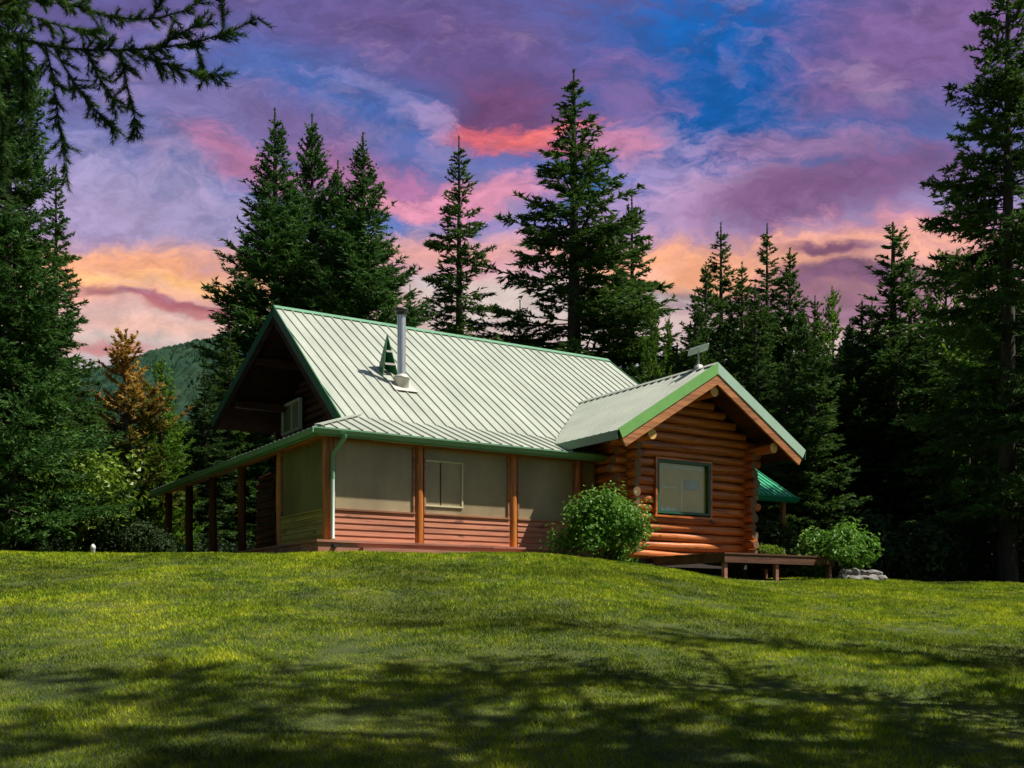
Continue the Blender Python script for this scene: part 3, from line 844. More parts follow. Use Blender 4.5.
# stovepipe -----------------------------------------------------------
CX, CY = 3.384, 3.112
def mz(y): return EZ + MS * (y - EV)
b = MB(); b.tube([(CX, CY, mz(CY) - .1), (CX, CY, 6.36)], .115, 20, 0, 0)
pipe = part(b, 'stovepipe', M['steel'])
b = MB(); b.tube([(CX, CY, 6.30), (CX, CY, 6.40), (CX, CY, 6.41), (CX, CY, 6.47), (CX, CY, 6.475), (CX, CY, 6.50)], [.15, .15, .18, .18, .16, .05], 20, 0, 0); sub(b, 'cap', M['black'], pipe)
b = MB(); b.tube([(CX, CY, mz(CY) - .12), (CX, CY, mz(CY) + .20), (CX, CY, mz(CY) + .21), (CX, CY, mz(CY) + .27), (CX, CY, mz(CY) + .33)], [.20, .20, .235, .20, .118], 20, 0, 0)
nn = np.array([0, -MS, 1]) / math.hypot(1, MS)
c_ = np.array([CX, CY, mz(CY)]) + nn * .04
uu, vv = np.array([1., 0, 0]), np.array([0, 1, MS]) / math.hypot(1, MS)
b.slab([c_ - uu * .34 - vv * .36, c_ + uu * .34 - vv * .36, c_ + uu * .30 + vv * .25, c_ - uu * .30 + vv * .25], nn * .012)
sub(b, 'flashing', M['flash'], pipe)
# snow splitter uphill of the pipe: folded plates with two straps
A_, B1, C1 = [np.array((x, y, mz(y) + .03)) for (x, y) in ((3.27, 4.20), (3.07, 3.56), (3.55, 3.60))]
AP = (A_ + B1 + C1) / 3; AP = np.array([AP[0] + .0, AP[1] - .02, 0.])
D_ = (AP - CAM) @ FW; AP[2] = CAM[2] + (HOR - 334.5) * D_ / FOC
b = MB()
for (p, q) in ((A_, B1), (A_, C1)):
    n_ = np.cross(q - p, AP - p); n_ /= np.linalg.norm(n_)
    b.slab([p, q, AP], n_ * .025)
spl = part(b, 'snow_splitter', M['green_rake'])
b = MB()
for t in (.30, .60):
    b = MB(); b.bar(B1 + (AP - B1) * t, C1 + (AP - C1) * t, .05, .05); sub(b, 'strap', M['flash'], spl)
# lean-to roof beyond the wing, on posts against the right end wall
b = MB()
LX0, LX1, LY, LZ = 12.45, 15.93, .85, 2.0
LT = 2.1; LS = .62
ribbed(b, (LX0, LY, LZ), (LX1, LY, LZ), (LX0, LY + LT, LZ + LS * LT), (LX1 - .15, LY + LT, LZ + LS * LT), rib=.23)
ribbed(b, (LX1, LY + 4.6, LZ), (LX0, LY + 4.6, LZ), (LX1 - .15, LY + LT, LZ + LS * LT), (LX0, LY + LT, LZ + LS * LT), rib=.3)
lean = part(b, 'side_porch_roof', M['roof_bright'])
b = MB(); gutter((LX0, LY - .004, LZ - .03), (LX1 + .02, LY - .004, LZ - .03), (0, -1, 0), b); b.box((LX0, LY, LZ - .2), (LX1, LY + .03, LZ - .03)); sub(b, 'gutter', M['roof_bright'], lean)
for (x, y) in ((LX1 - .3, LY + .3), (LX1 - .3, LY + 4.2)):
    b = MB(); b.log((x, y, -.9), (x, y, LZ + .15), .09, 0, 1, seed=9); part(b, 'post', [M['log_z'], M['cut']])

# ------------------------------------------------------------------ dish
DX, DY = UA, -1.62
t = thing('satellite_dish', 'flat grey tilted dish on a short mast at the front of the wing roof ridge', 'dish', (DX, DY, HA))
b = MB(); b.tube([(DX, DY, HA + .03), (DX, DY, HA + .46)], .022, 10); b.build('mast', M['dish'], t, (DX, DY, HA))
b = MB(); b.tube([(DX, DY, HA + .0), (DX, DY, HA + .09), (DX, DY, HA + .12)], [.13, .11, .04], 12); b.build('foot', M['flash'], t, (DX, DY, HA))
b = MB()
cpt = np.array([DX, DY, HA + .50]); ax1 = (RT * .97 + np.array([0, 0, .30])); ax1 /= np.linalg.norm(ax1)
ax2 = FW * .92 + np.array([0, 0, -.24]); ax2 -= ax1 * (ax2 @ ax1); ax2 /= np.linalg.norm(ax2); ax3 = np.cross(ax1, ax2)
b.slab([cpt + ax1 * a + ax2 * c for a, c in ((-.27, -.16), (-.25, -.18), (.25, -.18), (.27, -.16), (.27, .16), (.25, .18), (-.25, .18), (-.27, .16))], ax3 * .03)
b.build('panel', M['dish'], t, (DX, DY, HA))

# ------------------------------------------------------------------ low deck before the wing
DK = (8.15, -4.1, -.2)
t = thing('wooden_deck', 'low brown wooden deck on short posts in front of the log wing', 'deck', (8.15, -4.1, -.7))
b = MB(); y = -4.1
k = 0
while y < -1.45:
    b.box((8.15, y, -.235), (11.95, y + .137, -.195 + .004 * ((k * 7) % 3 - 1))); y += .145; k += 1
b.build('deck_boards', M['deckdark'], t, (8.15, -4.1, -.7))
b = MB(); b.box((8.17, -4.08, -.43), (11.93, -4.04, -.236)); b.box((8.17, -4.04, -.43), (8.21, -1.5, -.236)); b.box((11.89, -4.04, -.43), (11.93, -1.5, -.236))
b.build('fascia', M['deckdark'], t, (8.15, -4.1, -.7))
for (x, y) in ((8.26, -3.98), (9.95, -3.98), (11.82, -3.98), (8.26, -1.8), (11.82, -1.8)):
    b = MB(); b.box((x - .05, y - .05, -1.15), (x + .05, y + .05, -.44)); b.build('leg', M['deckwood'], t, (8.15, -4.1, -.7))

# ------------------------------------------------------------------ plants
def leaf_mat(name, dark, mid, light, trans=.3, rough=.6, nscale=.8, spec=.2, fine=6.):
    m, nt, bs = nodes_mat(name)
    f = add_noise(nt, nscale, 4, coord='World'); g = add_noise(nt, fine, 3, coord='World')
    c = ramp_of(nt, f, [(.3, dark), (.52, mid), (.72, light)])
    c = mixc(nt, ramp_of(nt, g, [(.35, (0, 0, 0)), (.7, (.55, .55, .55))]), c, light)
    nt.links.new(c, bs.inputs['Base Color']); bs.inputs['Roughness'].default_value = rough
    bs.inputs['Specular IOR Level'].default_value = spec
    tr = nt.nodes.new('ShaderNodeBsdfTranslucent'); nt.links.new(c, tr.inputs[0])
    mx = nt.nodes.new('ShaderNodeMixShader'); mx.inputs[0].default_value = trans
    nt.links.new(bs.outputs[0], mx.inputs[1]); nt.links.new(tr.outputs[0], mx.inputs[2]); nt.links.new(mx.outputs[0], nt.nodes['Material Output'].inputs[0])
    return m
M['bark'] = plain('grey_brown_bark', (.055, .042, .032), .95, 0, .4, 5, (3, 3, .5), bmp=.6)
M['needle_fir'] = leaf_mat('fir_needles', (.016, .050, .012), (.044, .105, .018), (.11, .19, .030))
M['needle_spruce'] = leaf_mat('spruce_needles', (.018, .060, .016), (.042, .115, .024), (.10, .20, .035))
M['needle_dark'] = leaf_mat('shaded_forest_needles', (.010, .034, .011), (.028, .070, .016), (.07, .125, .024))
M['needle_bright'] = leaf_mat('young_bright_needles', (.04, .11, .010), (.09, .20, .016), (.18, .32, .025), .45)
M['needle_dead'] = leaf_mat('rust_brown_dead_needles', (.20, .10, .02), (.40, .22, .045), (.58, .38, .08), .3)
M['needle_pine'] = leaf_mat('olive_pine_needles', (.03, .05, .008), (.07, .10, .012), (.15, .18, .022))
M['needle_larch'] = leaf_mat('larch_needles', (.03, .08, .014), (.055, .13, .022), (.10, .19, .034), .4)
M['leaf_bush'] = leaf_mat('broad_green_leaves', (.04, .13, .012), (.10, .24, .024), (.23, .40, .06), .3, .5, 2.5, .25, 9)
M['leaf_dark'] = leaf_mat('dark_undergrowth_leaves', (.010, .026, .008), (.022, .050, .014), (.06, .10, .03), .3, .6, 1.5, .15, 5)
M['leaf_lime'] = leaf_mat('lime_leaves', (.06, .14, .010), (.14, .25, .018), (.30, .40, .05), .4, .45, 2., .4, 6)

def unit(v): return v / np.maximum(np.linalg.norm(v, axis=-1, keepdims=True), 1e-9)
def tube_np(paths, radii, n=4):
    """many tubes at once: paths (B,k,3), radii (B,k)"""
    B_, k, _ = paths.shape
    d = unit(np.gradient(paths, axis=1))
    ref = np.where(np.abs(d[..., 2:3]) < .9, np.array([0, 0, 1.]), np.array([1., 0, 0]))
    a = unit(np.cross(d, ref)); b = np.cross(d, a)
    an = 2 * PI * np.arange(n) / n
    V = paths[:, :, None, :] + radii[:, :, None, None] * (a[:, :, None, :] * np.cos(an)[:, None] + b[:, :, None, :] * np.sin(an)[:, None])
    V = V.reshape(-1, 3)
    bi, i, j = np.meshgrid(np.arange(B_), np.arange(k - 1), np.arange(n), indexing='ij')
    base = bi * k * n + i * n
    F = np.stack([base + j, base + (j + 1) % n, base + n + (j + 1) % n, base + n + j], -1).reshape(-1, 4)
    return V, F
def needles_on(rng, P, D, L, step, nl, nw, spread=.75, cap=40):
    """P start, D direction, L length of each twig -> triangles along it"""
    q = np.clip((L / step).astype(int) + 2, 2, cap)
    idx = np.repeat(np.arange(len(P)), q)
    t = rng.random(len(idx))
    base = P[idx] + D[idx] * (L[idx] * t)[:, None]
    rv = rng.normal(size=(len(idx), 3))
    per = unit(rv - D[idx] * np.sum(rv * D[idx], -1, keepdims=True))
    nd_ = unit(D[idx] + per * spread * rng.uniform(.5, 1.3, len(idx))[:, None])
    ln = (nl[idx] if hasattr(nl, '__len__') else nl) * rng.uniform(.6, 1.25, len(idx))
    sd_ = unit(np.cross(nd_, rng.normal(size=(len(idx), 3)))) * (nw * rng.uniform(.7, 1.3, len(idx)))[:, None]
    V = np.stack([base - sd_, base + sd_, base + nd_ * ln[:, None]], 1).reshape(-1, 3)
    return V
def conifer(seed, H, Rm, nb, clear=.06, pw=.75, el0=-.12, el1=.7, droop=.22, up=.12, twig=.5, hang=.15, tstep=.30, step=.075, nl=.17, nw=.026, irr=.25, bend=.0, whorl=True, belly=.12, tilt=55, tr=.012):
    rng = np.random.default_rng(seed)
    ht = np.linspace(0, 1, 12)
    tp = np.stack([bend * np.sin(ht * 3 + seed), bend * np.sin(ht * 2.3 + 2 * seed), ht * H], -1)[None]
    TV, TF = tube_np(tp, (H * tr * (1 - ht * .97) + .012)[None], 8)
    if whorl:
        nwh = max(6, nb // 6); t = np.repeat(np.linspace(0, 1, nwh) ** .95, 6)[:nb]; nb = len(t)
        t = t + rng.normal(0, .35 / nwh, nb)
    else: t = rng.random(nb)
    t = np.clip(clear + (.965 - clear) * t, clear * .8, .97)
    prof = (1 - t) ** pw * np.clip((t - clear) / belly + .45, 0, 1)
    side_bias = 1 + .12 * np.sin(rng.random() * 6 + t * 9)
    L = Rm * prof * (1 + irr * rng.uniform(-1.2, .8, nb)) * side_bias + .04
    az = rng.random(nb) * 2 * PI
    el = el0 + (el1 - el0) * t ** 1.6 + rng.normal(0, .10, nb)
    k = 7; s = np.linspace(0, 1, k)
    hx = np.stack([np.cos(az), np.sin(az), 0 * az], -1)
    zc = np.tan(el)[:, None] * s - droop * s ** 1.6 * (1 - t)[:, None] + up * s ** 3
    bx, by = np.interp(t, ht, tp[0, :, 0]), np.interp(t, ht, tp[0, :, 1])
    path = np.stack([bx, by, t * H], -1)[:, None, :] + L[:, None, None] * (hx[:, None, :] * s[None, :, None] + zc[..., None] * np.array([0, 0, 1.]))
    BVs, BF = tube_np(path, (.010 + .012 * L)[:, None] * (1 - .85 * s)[None], 3)
    # twigs
    m = np.clip((L / tstep).astype(int), 2, 14) * 2 + 1
    bi = np.repeat(np.arange(nb), m)
    u = .12 + .88 * rng.random(len(bi)) ** .8
    fi = u * (k - 1); i0 = np.clip(fi.astype(int), 0, k - 2); fr = (fi - i0)[:, None]
    P = path[bi, i0] * (1 - fr) + path[bi, i0 + 1] * fr
    T = unit(path[bi, i0 + 1] - path[bi, i0])
    S = unit(np.cross(T, np.array([0, 0, 1.])))
    sg = rng.choice([-1., 1.], len(bi)) * np.radians(rng.normal(tilt, 14, len(bi)))
    D = unit(T * np.cos(sg)[:, None] + S * np.sin(sg)[:, None] + np.array([0, 0, 1.]) * rng.normal(-hang, .18, len(bi))[:, None])
    tl = np.clip(L[bi] * twig * (1.15 - u) * rng.uniform(.6, 1.2, len(bi)), .07, 1.3)
    # branch itself carries needles too
    P = np.concatenate([P, path[:, 3], path[:, 0] * .4 + path[:, 3] * .6]); D = np.concatenate([D, unit(path[:, 6] - path[:, 3]), unit(path[:, 3] - path[:, 1])])
    tl = np.concatenate([tl, L * .52, L * .35])
    # leader
    P = np.concatenate([P, tp[0, -1:] - [[0, 0, H * .05]]]); D = np.concatenate([D, [[0, 0, 1.]]]); tl = np.concatenate([tl, [H * .05]])
    NV = needles_on(rng, P, D, tl, step, nl * np.interp(P[:, 2] / H, [.75, .9, 1.], [1., .7, .45]), nw)
    WV = np.concatenate([TV, BVs]); WF = np.concatenate([TF, BF + len(TV)])
    return WV, WF, NV
def tree_from(name, WV, WF, crowns):
    """crowns: list of (part name, needle vertices, material)"""
    root = bpy.data.objects.new(name, None); col.objects.link(root)
    np_mesh('trunk', WV, WF, M['bark'], root, True)
    for (pn, NV, mt) in crowns:
        np_mesh(pn, NV, np.arange(len(NV)).reshape(-1, 3), mt, root)
    return root
PROTO = {}
def proto(key, name, mat, H, Rm, **kw):
    WV, WF, NV = conifer(H=H, Rm=Rm, **kw)
    root = tree_from(name, WV, WF, [('crown', NV, M[mat])])
    PROTO[key] = [root, H, float(np.percentile(np.hypot(NV[:, 0], NV[:, 1]), 96)), False, name]
    print(key, len(NV) // 3)
proto('fir', 'fir_tree', 'needle_fir', 24., 3.9, seed=1, nb=320, clear=.10, pw=.88, el0=-.16, el1=.55, droop=.20, up=.16, twig=.46, hang=.14, tstep=.17, step=.036, nl=.20, nw=.034, irr=.42, tr=.013)
proto('fir_narrow', 'fir_tree', 'needle_fir', 20., 2.6, seed=2, nb=270, clear=.08, pw=.88, el0=-.22, el1=.5, droop=.22, up=.2, twig=.48, hang=.14, tstep=.16, step=.036, nl=.19, nw=.034, irr=.5)
proto('spruce', 'spruce_tree', 'needle_spruce', 22., 3.3, seed=3, nb=640, clear=.04, pw=.98, el0=-.05, el1=.95, droop=.16, up=.28, twig=.5, hang=.06, tstep=.20, step=.042, nl=.19, nw=.032, irr=.3, whorl=False, tilt=48)
proto('spruce_b', 'spruce_tree', 'needle_spruce', 20., 3.0, seed=4, nb=600, clear=.04, pw=.92, el0=-.1, el1=.9, droop=.18, up=.30, twig=.5, hang=.06, tstep=.20, step=.042, nl=.19, nw=.032, irr=.35, whorl=False, tilt=48)
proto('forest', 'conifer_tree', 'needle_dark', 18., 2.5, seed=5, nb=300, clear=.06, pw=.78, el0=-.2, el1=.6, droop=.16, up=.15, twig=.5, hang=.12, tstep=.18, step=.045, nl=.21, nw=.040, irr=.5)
proto('forest_b', 'conifer_tree', 'needle_fir', 18., 2.3, seed=6, nb=290, clear=.08, pw=.8, el0=-.1, el1=.75, droop=.10, up=.22, twig=.48, hang=.05, tstep=.18, step=.045, nl=.21, nw=.040, irr=.55)
proto('thin', 'pine_tree', 'needle_fir', 18., 1.9, seed=7, nb=210, clear=.2, pw=.75, el0=.05, el1=.9, droop=.05, up=.30, twig=.40, hang=-.1, tstep=.17, step=.04, nl=.19, nw=.036, irr=.5)
proto('young', 'young_conifer', 'needle_bright', 8., 1.7, seed=8, nb=150, clear=.04, pw=.75, el0=.1, el1=1.0, droop=.05, up=.25, twig=.5, hang=-.1, tstep=.2, step=.04, nl=.17, nw=.026, irr=.35)
def copy_tree(o, parent=None):
    c = o.copy(); col.objects.link(c)
    if parent is not None: c.parent = parent
    for ch in o.children:
        copy_tree(ch, c)
    return c
rngT = random.Random(77)
def plant(key, px, top, D, wpx, label, cat='tree', group=None, rot=None, sink=.1, wide=None):
    """a tree of proto key whose foot stands at bearing px, D metres off; wpx: crown width in the photo"""
    P_ = PROTO[key]
    root, H0, R0 = P_[0], P_[1], P_[2]
    o = root if not P_[3] else copy_tree(root)
    P_[3] = True
    g = at(px, HOR, D); gz = float(ground_xy(g[0], g[1])) - sink
    ztop = CAM[2] + D * (HOR - top) / FOC
    s = (ztop - gz) / H0
    w = (wpx / 2) * D / FOC / R0 if wpx else s
    o.location = (g[0], g[1], gz); o.scale = (w, w, s)
    o.rotation_euler = (0, 0, rngT.random() * 6.28 if rot is None else rot)
    tag(o, label, cat, group)
    return o
# --- the skyline behind the cabin
plant('spruce', 275, 108, 47, 185, 'tall dense green spruce behind the dark gable, leftmost of the close-standing row', rot=.4)
plant('spruce_b', 312, 114, 50, 165, 'tall dense spruce between two others behind the main ridge', rot=1.4)
plant('spruce', 363, 132, 46, 190, 'broad dense spruce behind the stovepipe, rightmost of the close-standing row', rot=2.9)
plant('spruce_b', 338, 160, 49, 150, 'shorter spruce squeezed between the close-standing spruces', rot=4.4)
plant('fir_narrow', 459, 137, 48, 145, 'narrow ragged fir standing alone behind the middle of the main ridge', rot=.6)
plant('fir', 574, 70, 50, 208, 'tallest broad fir with layered branches behind the right end of the ridge', rot=.0)
plant('fir_narrow', 632, 194, 53, 140, 'slim dark fir just right of the tallest fir', rot=2.)
plant('fir_narrow', 410, 285, 56, 80, 'small dark fir low behind the stovepipe', rot=1.)
plant('fir_narrow', 520, 300, 60, 90, 'small fir low between the lone narrow fir and the tallest fir', rot=4.)
plant('young', 652, 300, 46, 52, 'small bright green conifer behind the right end of the main roof', rot=1)
plant('young', 668, 318, 48, 44, 'smallest bright conifer near the right end of the main roof', rot=3)
plant('fir_narrow', 230, 330, 44, 110, 'low dark fir with drooping boughs left of the dark gable', rot=5.)
plant('forest', 205, 372, 42, 90, 'dark conifer behind the roof of the open porch', rot=1)
plant('forest_b', 250, 400, 46, 110, 'shaded conifer seen through the posts of the open porch', rot=2)
# --- forest to the right, front rank by its tops
for (k, px, top, D, w, lab) in [
    ('forest_b', 706, 262, 47, 62, 'mid green conifer at left end of the right forest, above the dish'),
    ('fir_narrow', 721, 222, 50, 78, 'pointed dark conifer above the wing gable'),
    ('forest_b', 742, 262, 46, 60, 'shorter conifer between two pointed ones above the wing gable'),
    ('fir_narrow', 767, 224, 51, 74, 'dark conifer with a pointed top right of the wing gable peak'),
    ('forest_b', 790, 248, 48, 70, 'bushy conifer right of the wing gable, at the left edge of the sky gap'),
    ('forest_b', 815, 296, 50, 60, 'low sunlit green conifer under the sky gap'),
    ('forest_b', 695, 290, 45, 60, 'bushy green conifer at the very left of the right forest, beside the small bright conifers'),
    ('forest_b', 755, 285, 44, 70, 'broad sunlit conifer low between the dark pointed ones behind the wing gable'),
    ('spruce_b', 802, 305, 44, 60, 'dense green spruce low under the left side of the sky gap'),
    ('spruce_b', 850, 318, 43, 66, 'dense green spruce low under the right side of the sky gap'),
    ('forest_b', 872, 300, 45, 60, 'sunlit conifer just left of the thin spiky pine'),
    ('young', 968, 285, 40, 56, 'bright young conifer under the boughs of the great fir'),
    ('young', 833, 290, 47, 50, 'bright green pointed conifer in the sky gap of the right forest'),
    ('thin', 893, 222, 42, 86, 'thin dark pine with a bare spiky top in the right forest'),
    ('thin', 910, 256, 44, 60, 'second spiky pine close behind the thin pine'),
    ('young', 946, 252, 46, 62, 'bright green pointed conifer left of the great fir'),
    ('forest_b', 928, 280, 47, 60, 'green conifer between the spiky pines and the great fir'),
    ('forest', 862, 300, 45, 80, 'dark conifer left of the thin spiky pine'),
]:
    plant(k, px, top, D, w * 1.7, lab)
plant('fir', 1008, -105, 31, 165, 'great fir at the right edge, its top out of the picture', rot=2.2)
plant('forest', 1045, 140, 34, 150, 'dark fir at the right edge close behind the great fir')
# --- shaded ranks that fill the forest below the skyline
GF = 'shaded conifers filling the forest right of the cabin'
LF = 'shaded dark conifer in the forest right of the cabin, below the skyline'
rk = random.Random(9)
for i in range(52):
    D = rk.uniform(38, 66)
    px = 670 + (i + rk.uniform(-.4, .4)) * 7.5
    lim = np.interp(px, [680, 720, 800, 830, 880, 900, 960, 1060], [320, 300, 300, 330, 310, 300, 290, 200])
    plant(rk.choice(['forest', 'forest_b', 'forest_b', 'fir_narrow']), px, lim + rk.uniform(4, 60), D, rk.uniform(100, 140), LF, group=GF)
for i in range(9):     # the same rank behind the cabin
    px = 395 + i * 36 + rk.uniform(-8, 8)
    plant(rk.choice(['forest', 'forest_b']), px, rk.uniform(335, 365), rk.uniform(58, 66), 90, 'dark conifer in the far rank that shows low over the main ridge', group='far conifers behind the cabin')
# --- left side
plant('spruce_b', 8, -60, 25.5, 185, 'tall spruce filling the left edge behind the larch bough', rot=1.)
plant('spruce', -45, -120, 28, 190, 'second tall spruce half out of the picture at the left edge', rot=3.)
plant('fir_narrow', 56, 165, 29, 108, 'dark fir with bare twigs on its right side at the left edge', rot=2.4)
plant('forest', 40, 300, 31, 150, 'low shaded conifer under the tall left spruces')
plant('young', 160, 360, 39, 74, 'bright yellow green conifer at the end of the open porch roof', rot=2)
plant('forest_b', 168, 400, 44, 90, 'olive conifer between the rust topped pine and the porch')
plant('forest', 88, 400, 37, 90, 'shaded conifer left of the rust topped pine')
plant('forest', 196, 395, 50, 70, 'dark conifer low against the hillside, left of the gable')
for i, px in enumerate((10, 45, 75, 105, 140, 185, 215, 240, 265)):
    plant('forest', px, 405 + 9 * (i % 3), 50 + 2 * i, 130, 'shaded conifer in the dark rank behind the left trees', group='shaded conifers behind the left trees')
# rust-topped pine
WV, WF, NV = conifer(seed=21, H=7.2, Rm=1.55, nb=140, clear=.04, pw=.68, el0=.0, el1=.9, droop=.10, up=.35, twig=.42, hang=-.15, tstep=.2, step=.014, nl=.15, nw=.028, irr=.5, belly=.08)
tri = NV.reshape(-1, 3, 3); cz = tri[:, 0, 2]
rr_ = np.random.default_rng(4).normal(0, .55, len(cz))
dead = cz + rr_ > 4.55
root = tree_from('pine_tree', WV, WF, [('green_crown', tri[~dead].reshape(-1, 3), M['needle_pine']), ('dead_crown', tri[dead].reshape(-1, 3), M['needle_dead'])])
for ch in root.children:
    if ch.name.startswith('dead'): ch['label'] = 'rust brown dead top of the pine'
PROTO['rust'] = [root, 7.2, 1.55, False, 'pine']
plant('rust', 126, 330, 38.5, 140, 'pine with a rust brown dead top and olive green lower crown', rot=.5)

# --- larch that reaches in at the upper left
WV, WF, NV = conifer(seed=31, H=12.5, Rm=1.3, nb=170, clear=.34, pw=.6, el0=-.2, el1=.6, droop=.25, up=.1, twig=.5, hang=.35, tstep=.16, step=.012, nl=.055, nw=.0035, irr=.3)
lo = at(-75, HOR, 11.2); lz = float(ground_xy(lo[0], lo[1])) - .1
larch = tree_from('larch_tree', WV, WF, [('crown', NV, M['needle_larch'])])
larch.location = (lo[0], lo[1], lz)
tag(larch, 'larch reaching in from beyond the upper left edge with long feathery boughs', 'tree')
rng = np.random.default_rng(8)
paths = [  # boughs read from the photo: bearing, height and distance along each
    [(-75, 25, 11.2), (0, 33, 10.9), (55, 49, 10.7), (129, 51, 10.4), (180, 46, 10.2), (219, 39, 10.1), (258, 18, 10.0)],
    [(-75, 60, 11.2), (-10, 5, 10.9), (40, -8, 10.7), (78, 8, 10.6), (129, 22, 10.4), (187, 14, 10.2), (206, -4, 10.1)],
    [(129, 51, 10.4), (145, 58, 10.3), (184, 70, 10.1), (210, 76, 10.0), (228, 75, 9.95)],
    [(55, 49, 10.7), (64, 66, 10.6), (78, 90, 10.5), (98, 113, 10.4), (116, 130, 10.35)],
    [(119, 51, 10.4), (124, 70, 10.3), (129, 94, 10.25), (135, 120, 10.2), (138, 138, 10.2)],
    [(45, 45, 10.7), (52, 72, 10.7), (60, 130, 10.6), (66, 170, 10.6), (69, 190, 10.6)],
    [(196, 44, 10.15), (200, 58, 10.1), (203, 70, 10.1), (205, 78, 10.1)],
    [(20, 36, 10.8), (24, 62, 10.8), (22, 100, 10.8), (26, 140, 10.8)],
    [(150, 20, 10.3), (160, 4, 10.3), (166, -14, 10.2)],
    [(85, 48, 10.6), (95, 70, 10.5), (112, 98, 10.45), (122, 112, 10.4)],
    [(-20, 20, 10.9), (10, 8, 10.9), (36, 18, 10.8), (60, 26, 10.7), (100, 32, 10.6)],
    [(215, 40, 10.1), (224, 28, 10.1), (222, 8, 10.1), (219, -8, 10.1)],
    [(0, 40, 10.9), (-4, 90, 10.9), (4, 130, 10.9), (0, 180, 10.9)],
    [(160, 48, 10.3), (178, 34, 10.2), (196, 26, 10.1), (216, 24, 10.0)],
]
tw_p, tw_r, nP, nD, nL = [], [], [], [], []
for pi_, pth in enumerate(paths):
    pts = np.array([at(*p) for p in pth])
    cum = np.concatenate([[0], np.cumsum(np.linalg.norm(np.diff(pts, axis=0), axis=1))])
    tot = cum[-1]; s = np.linspace(0, tot, 14)
    sp = np.stack([np.interp(s, cum, pts[:, i]) for i in range(3)], -1)
    sp[1:-1] = (sp[:-2] + 2 * sp[1:-1] + sp[2:]) / 4
    tw_p.append(sp); tw_r.append((.020 if pi_ < 2 else .009) * (1 - s / tot * .8))
    for i in range(13):
        nP.append(sp[i]); d_ = sp[i + 1] - sp[i]; l_ = np.linalg.norm(d_); nD.append(d_ / l_); nL.append(l_)
    # side shoots
    for j in range(int(tot / .042)):
        u = rng.uniform(.1, 1); i = min(12, int(u * 13)); b0 = sp[i] + (sp[i + 1] - sp[i]) * rng.random()
        T = (sp[i + 1] - sp[i]); T /= np.linalg.norm(T)
        rv = rng.normal(size=3) * (1, 1, .8) + (0, 0, -.35); per = rv - T * (rv @ T); per /= np.linalg.norm(per)
        d_ = T * rng.uniform(.5, 1.1) + per * rng.uniform(.4, .9); d_ /= np.linalg.norm(d_)
        l_ = rng.uniform(.07, .24) * (1.2 - .5 * u)
        e_ = b0 + d_ * l_ + np.array([0, 0, -.02])
        s14 = np.linspace(0, 1, 14)[:, None]
        tw_p.append(b0 + (e_ - b0) * s14); tw_r.append(np.linspace(.005, .002, 14))
        nP.append(b0); nD.append(d_); nL.append(l_)
nP, nD, nL = np.array(nP), np.array(nD), np.array(nL)
NV = needles_on(rng, nP, nD, nL, .0019, .070, .0032, .95, 160)
LO = np.array([lo[0], lo[1], lz])
BVs, BF = tube_np(np.array(tw_p) - LO, np.array(tw_r), 5)
bo = np_mesh('bough', BVs, BF, M['bark'], larch, True)
np_mesh('needles', NV - LO, np.arange(len(NV)).reshape(-1, 3), M['needle_larch'], bo)
print('larch', len(NV) // 3)

# ------------------------------------------------------------------ shrubs
def leaves(rng, C, N, ll, lw):
    """rhombic leaves at C with outward normals N, folded a little"""
    n = len(C)
    N = unit(N + rng.normal(0, .5, (n, 3)))
    a = unit(np.cross(N, rng.normal(size=(n, 3)))); b = np.cross(N, a)
    ln = (ll * rng.uniform(.6, 1.2, n))[:, None]; wd = (lw * rng.uniform(.7, 1.2, n))[:, None]
    p0 = C; p1 = C + a * ln * .5 + b * wd + N * wd * .4; p2 = C + a * ln - N * ln * .12; p3 = C + a * ln * .5 - b * wd + N * wd * .4
    V = np.stack([p0, p1, p2, p0, p2, p3], 1).reshape(-1, 3)
    return V
def shrub(name, seed, w, d, h, n, ll, lw, mat, lobes=14, stems=9, loose=.0, up=.5):
    rng = np.random.default_rng(seed)
    LC = np.stack([rng.uniform(-.36, .36, lobes) * w, rng.uniform(-.36, .36, lobes) * d, h * rng.uniform(.28, .70, lobes)], -1)
    LC[:, 2] *= 1 - .45 * ((LC[:, 0] / w * 2) ** 2 + (LC[:, 1] / d * 2) ** 2) * .6
    LR = np.stack([rng.uniform(.16, .26, lobes) * w, rng.uniform(.16, .26, lobes) * d, rng.uniform(.22, .34, lobes) * h], -1)
    li = rng.integers(0, lobes, n)
    u = unit(rng.normal(size=(n, 3)))
    rad = 1 - loose * rng.random(n) - .35 * rng.random(n) ** 2 + (rng.random(n) < .12) * rng.uniform(0, .5, n)
    C = LC[li] + u * LR[li] * rad[:, None]
    C[:, 2] = np.abs(C[:, 2] - .03) + .03
    V = leaves(rng, C, u + np.array([0, 0, up]), ll, lw)
    s = np.linspace(0, 1, 6)[None, :, None]
    e = LC[:stems]; st = np.stack([rng.uniform(-.1, .1, len(e)) * w, rng.uniform(-.1, .1, len(e)) * d, 0 * e[:, 0] - .1], -1)
    pth = st[:, None] + (e - st)[:, None] * s + np.sin(s * 3) * rng.normal(0, .04 * w, (len(e), 1, 3)) * (1, 1, 0)
    SV, SF = tube_np(pth, np.full((len(e), 6), .012 * max(w, h) * .6) * (1 - .7 * np.linspace(0, 1, 6)), 5)
    root = bpy.data.objects.new(name, None); col.objects.link(root)
    np_mesh('stems', SV, SF, M['bark'], root, True)
    np_mesh('foliage', V, np.arange(len(V)).reshape(-1, 3), M[mat], root)
    return root
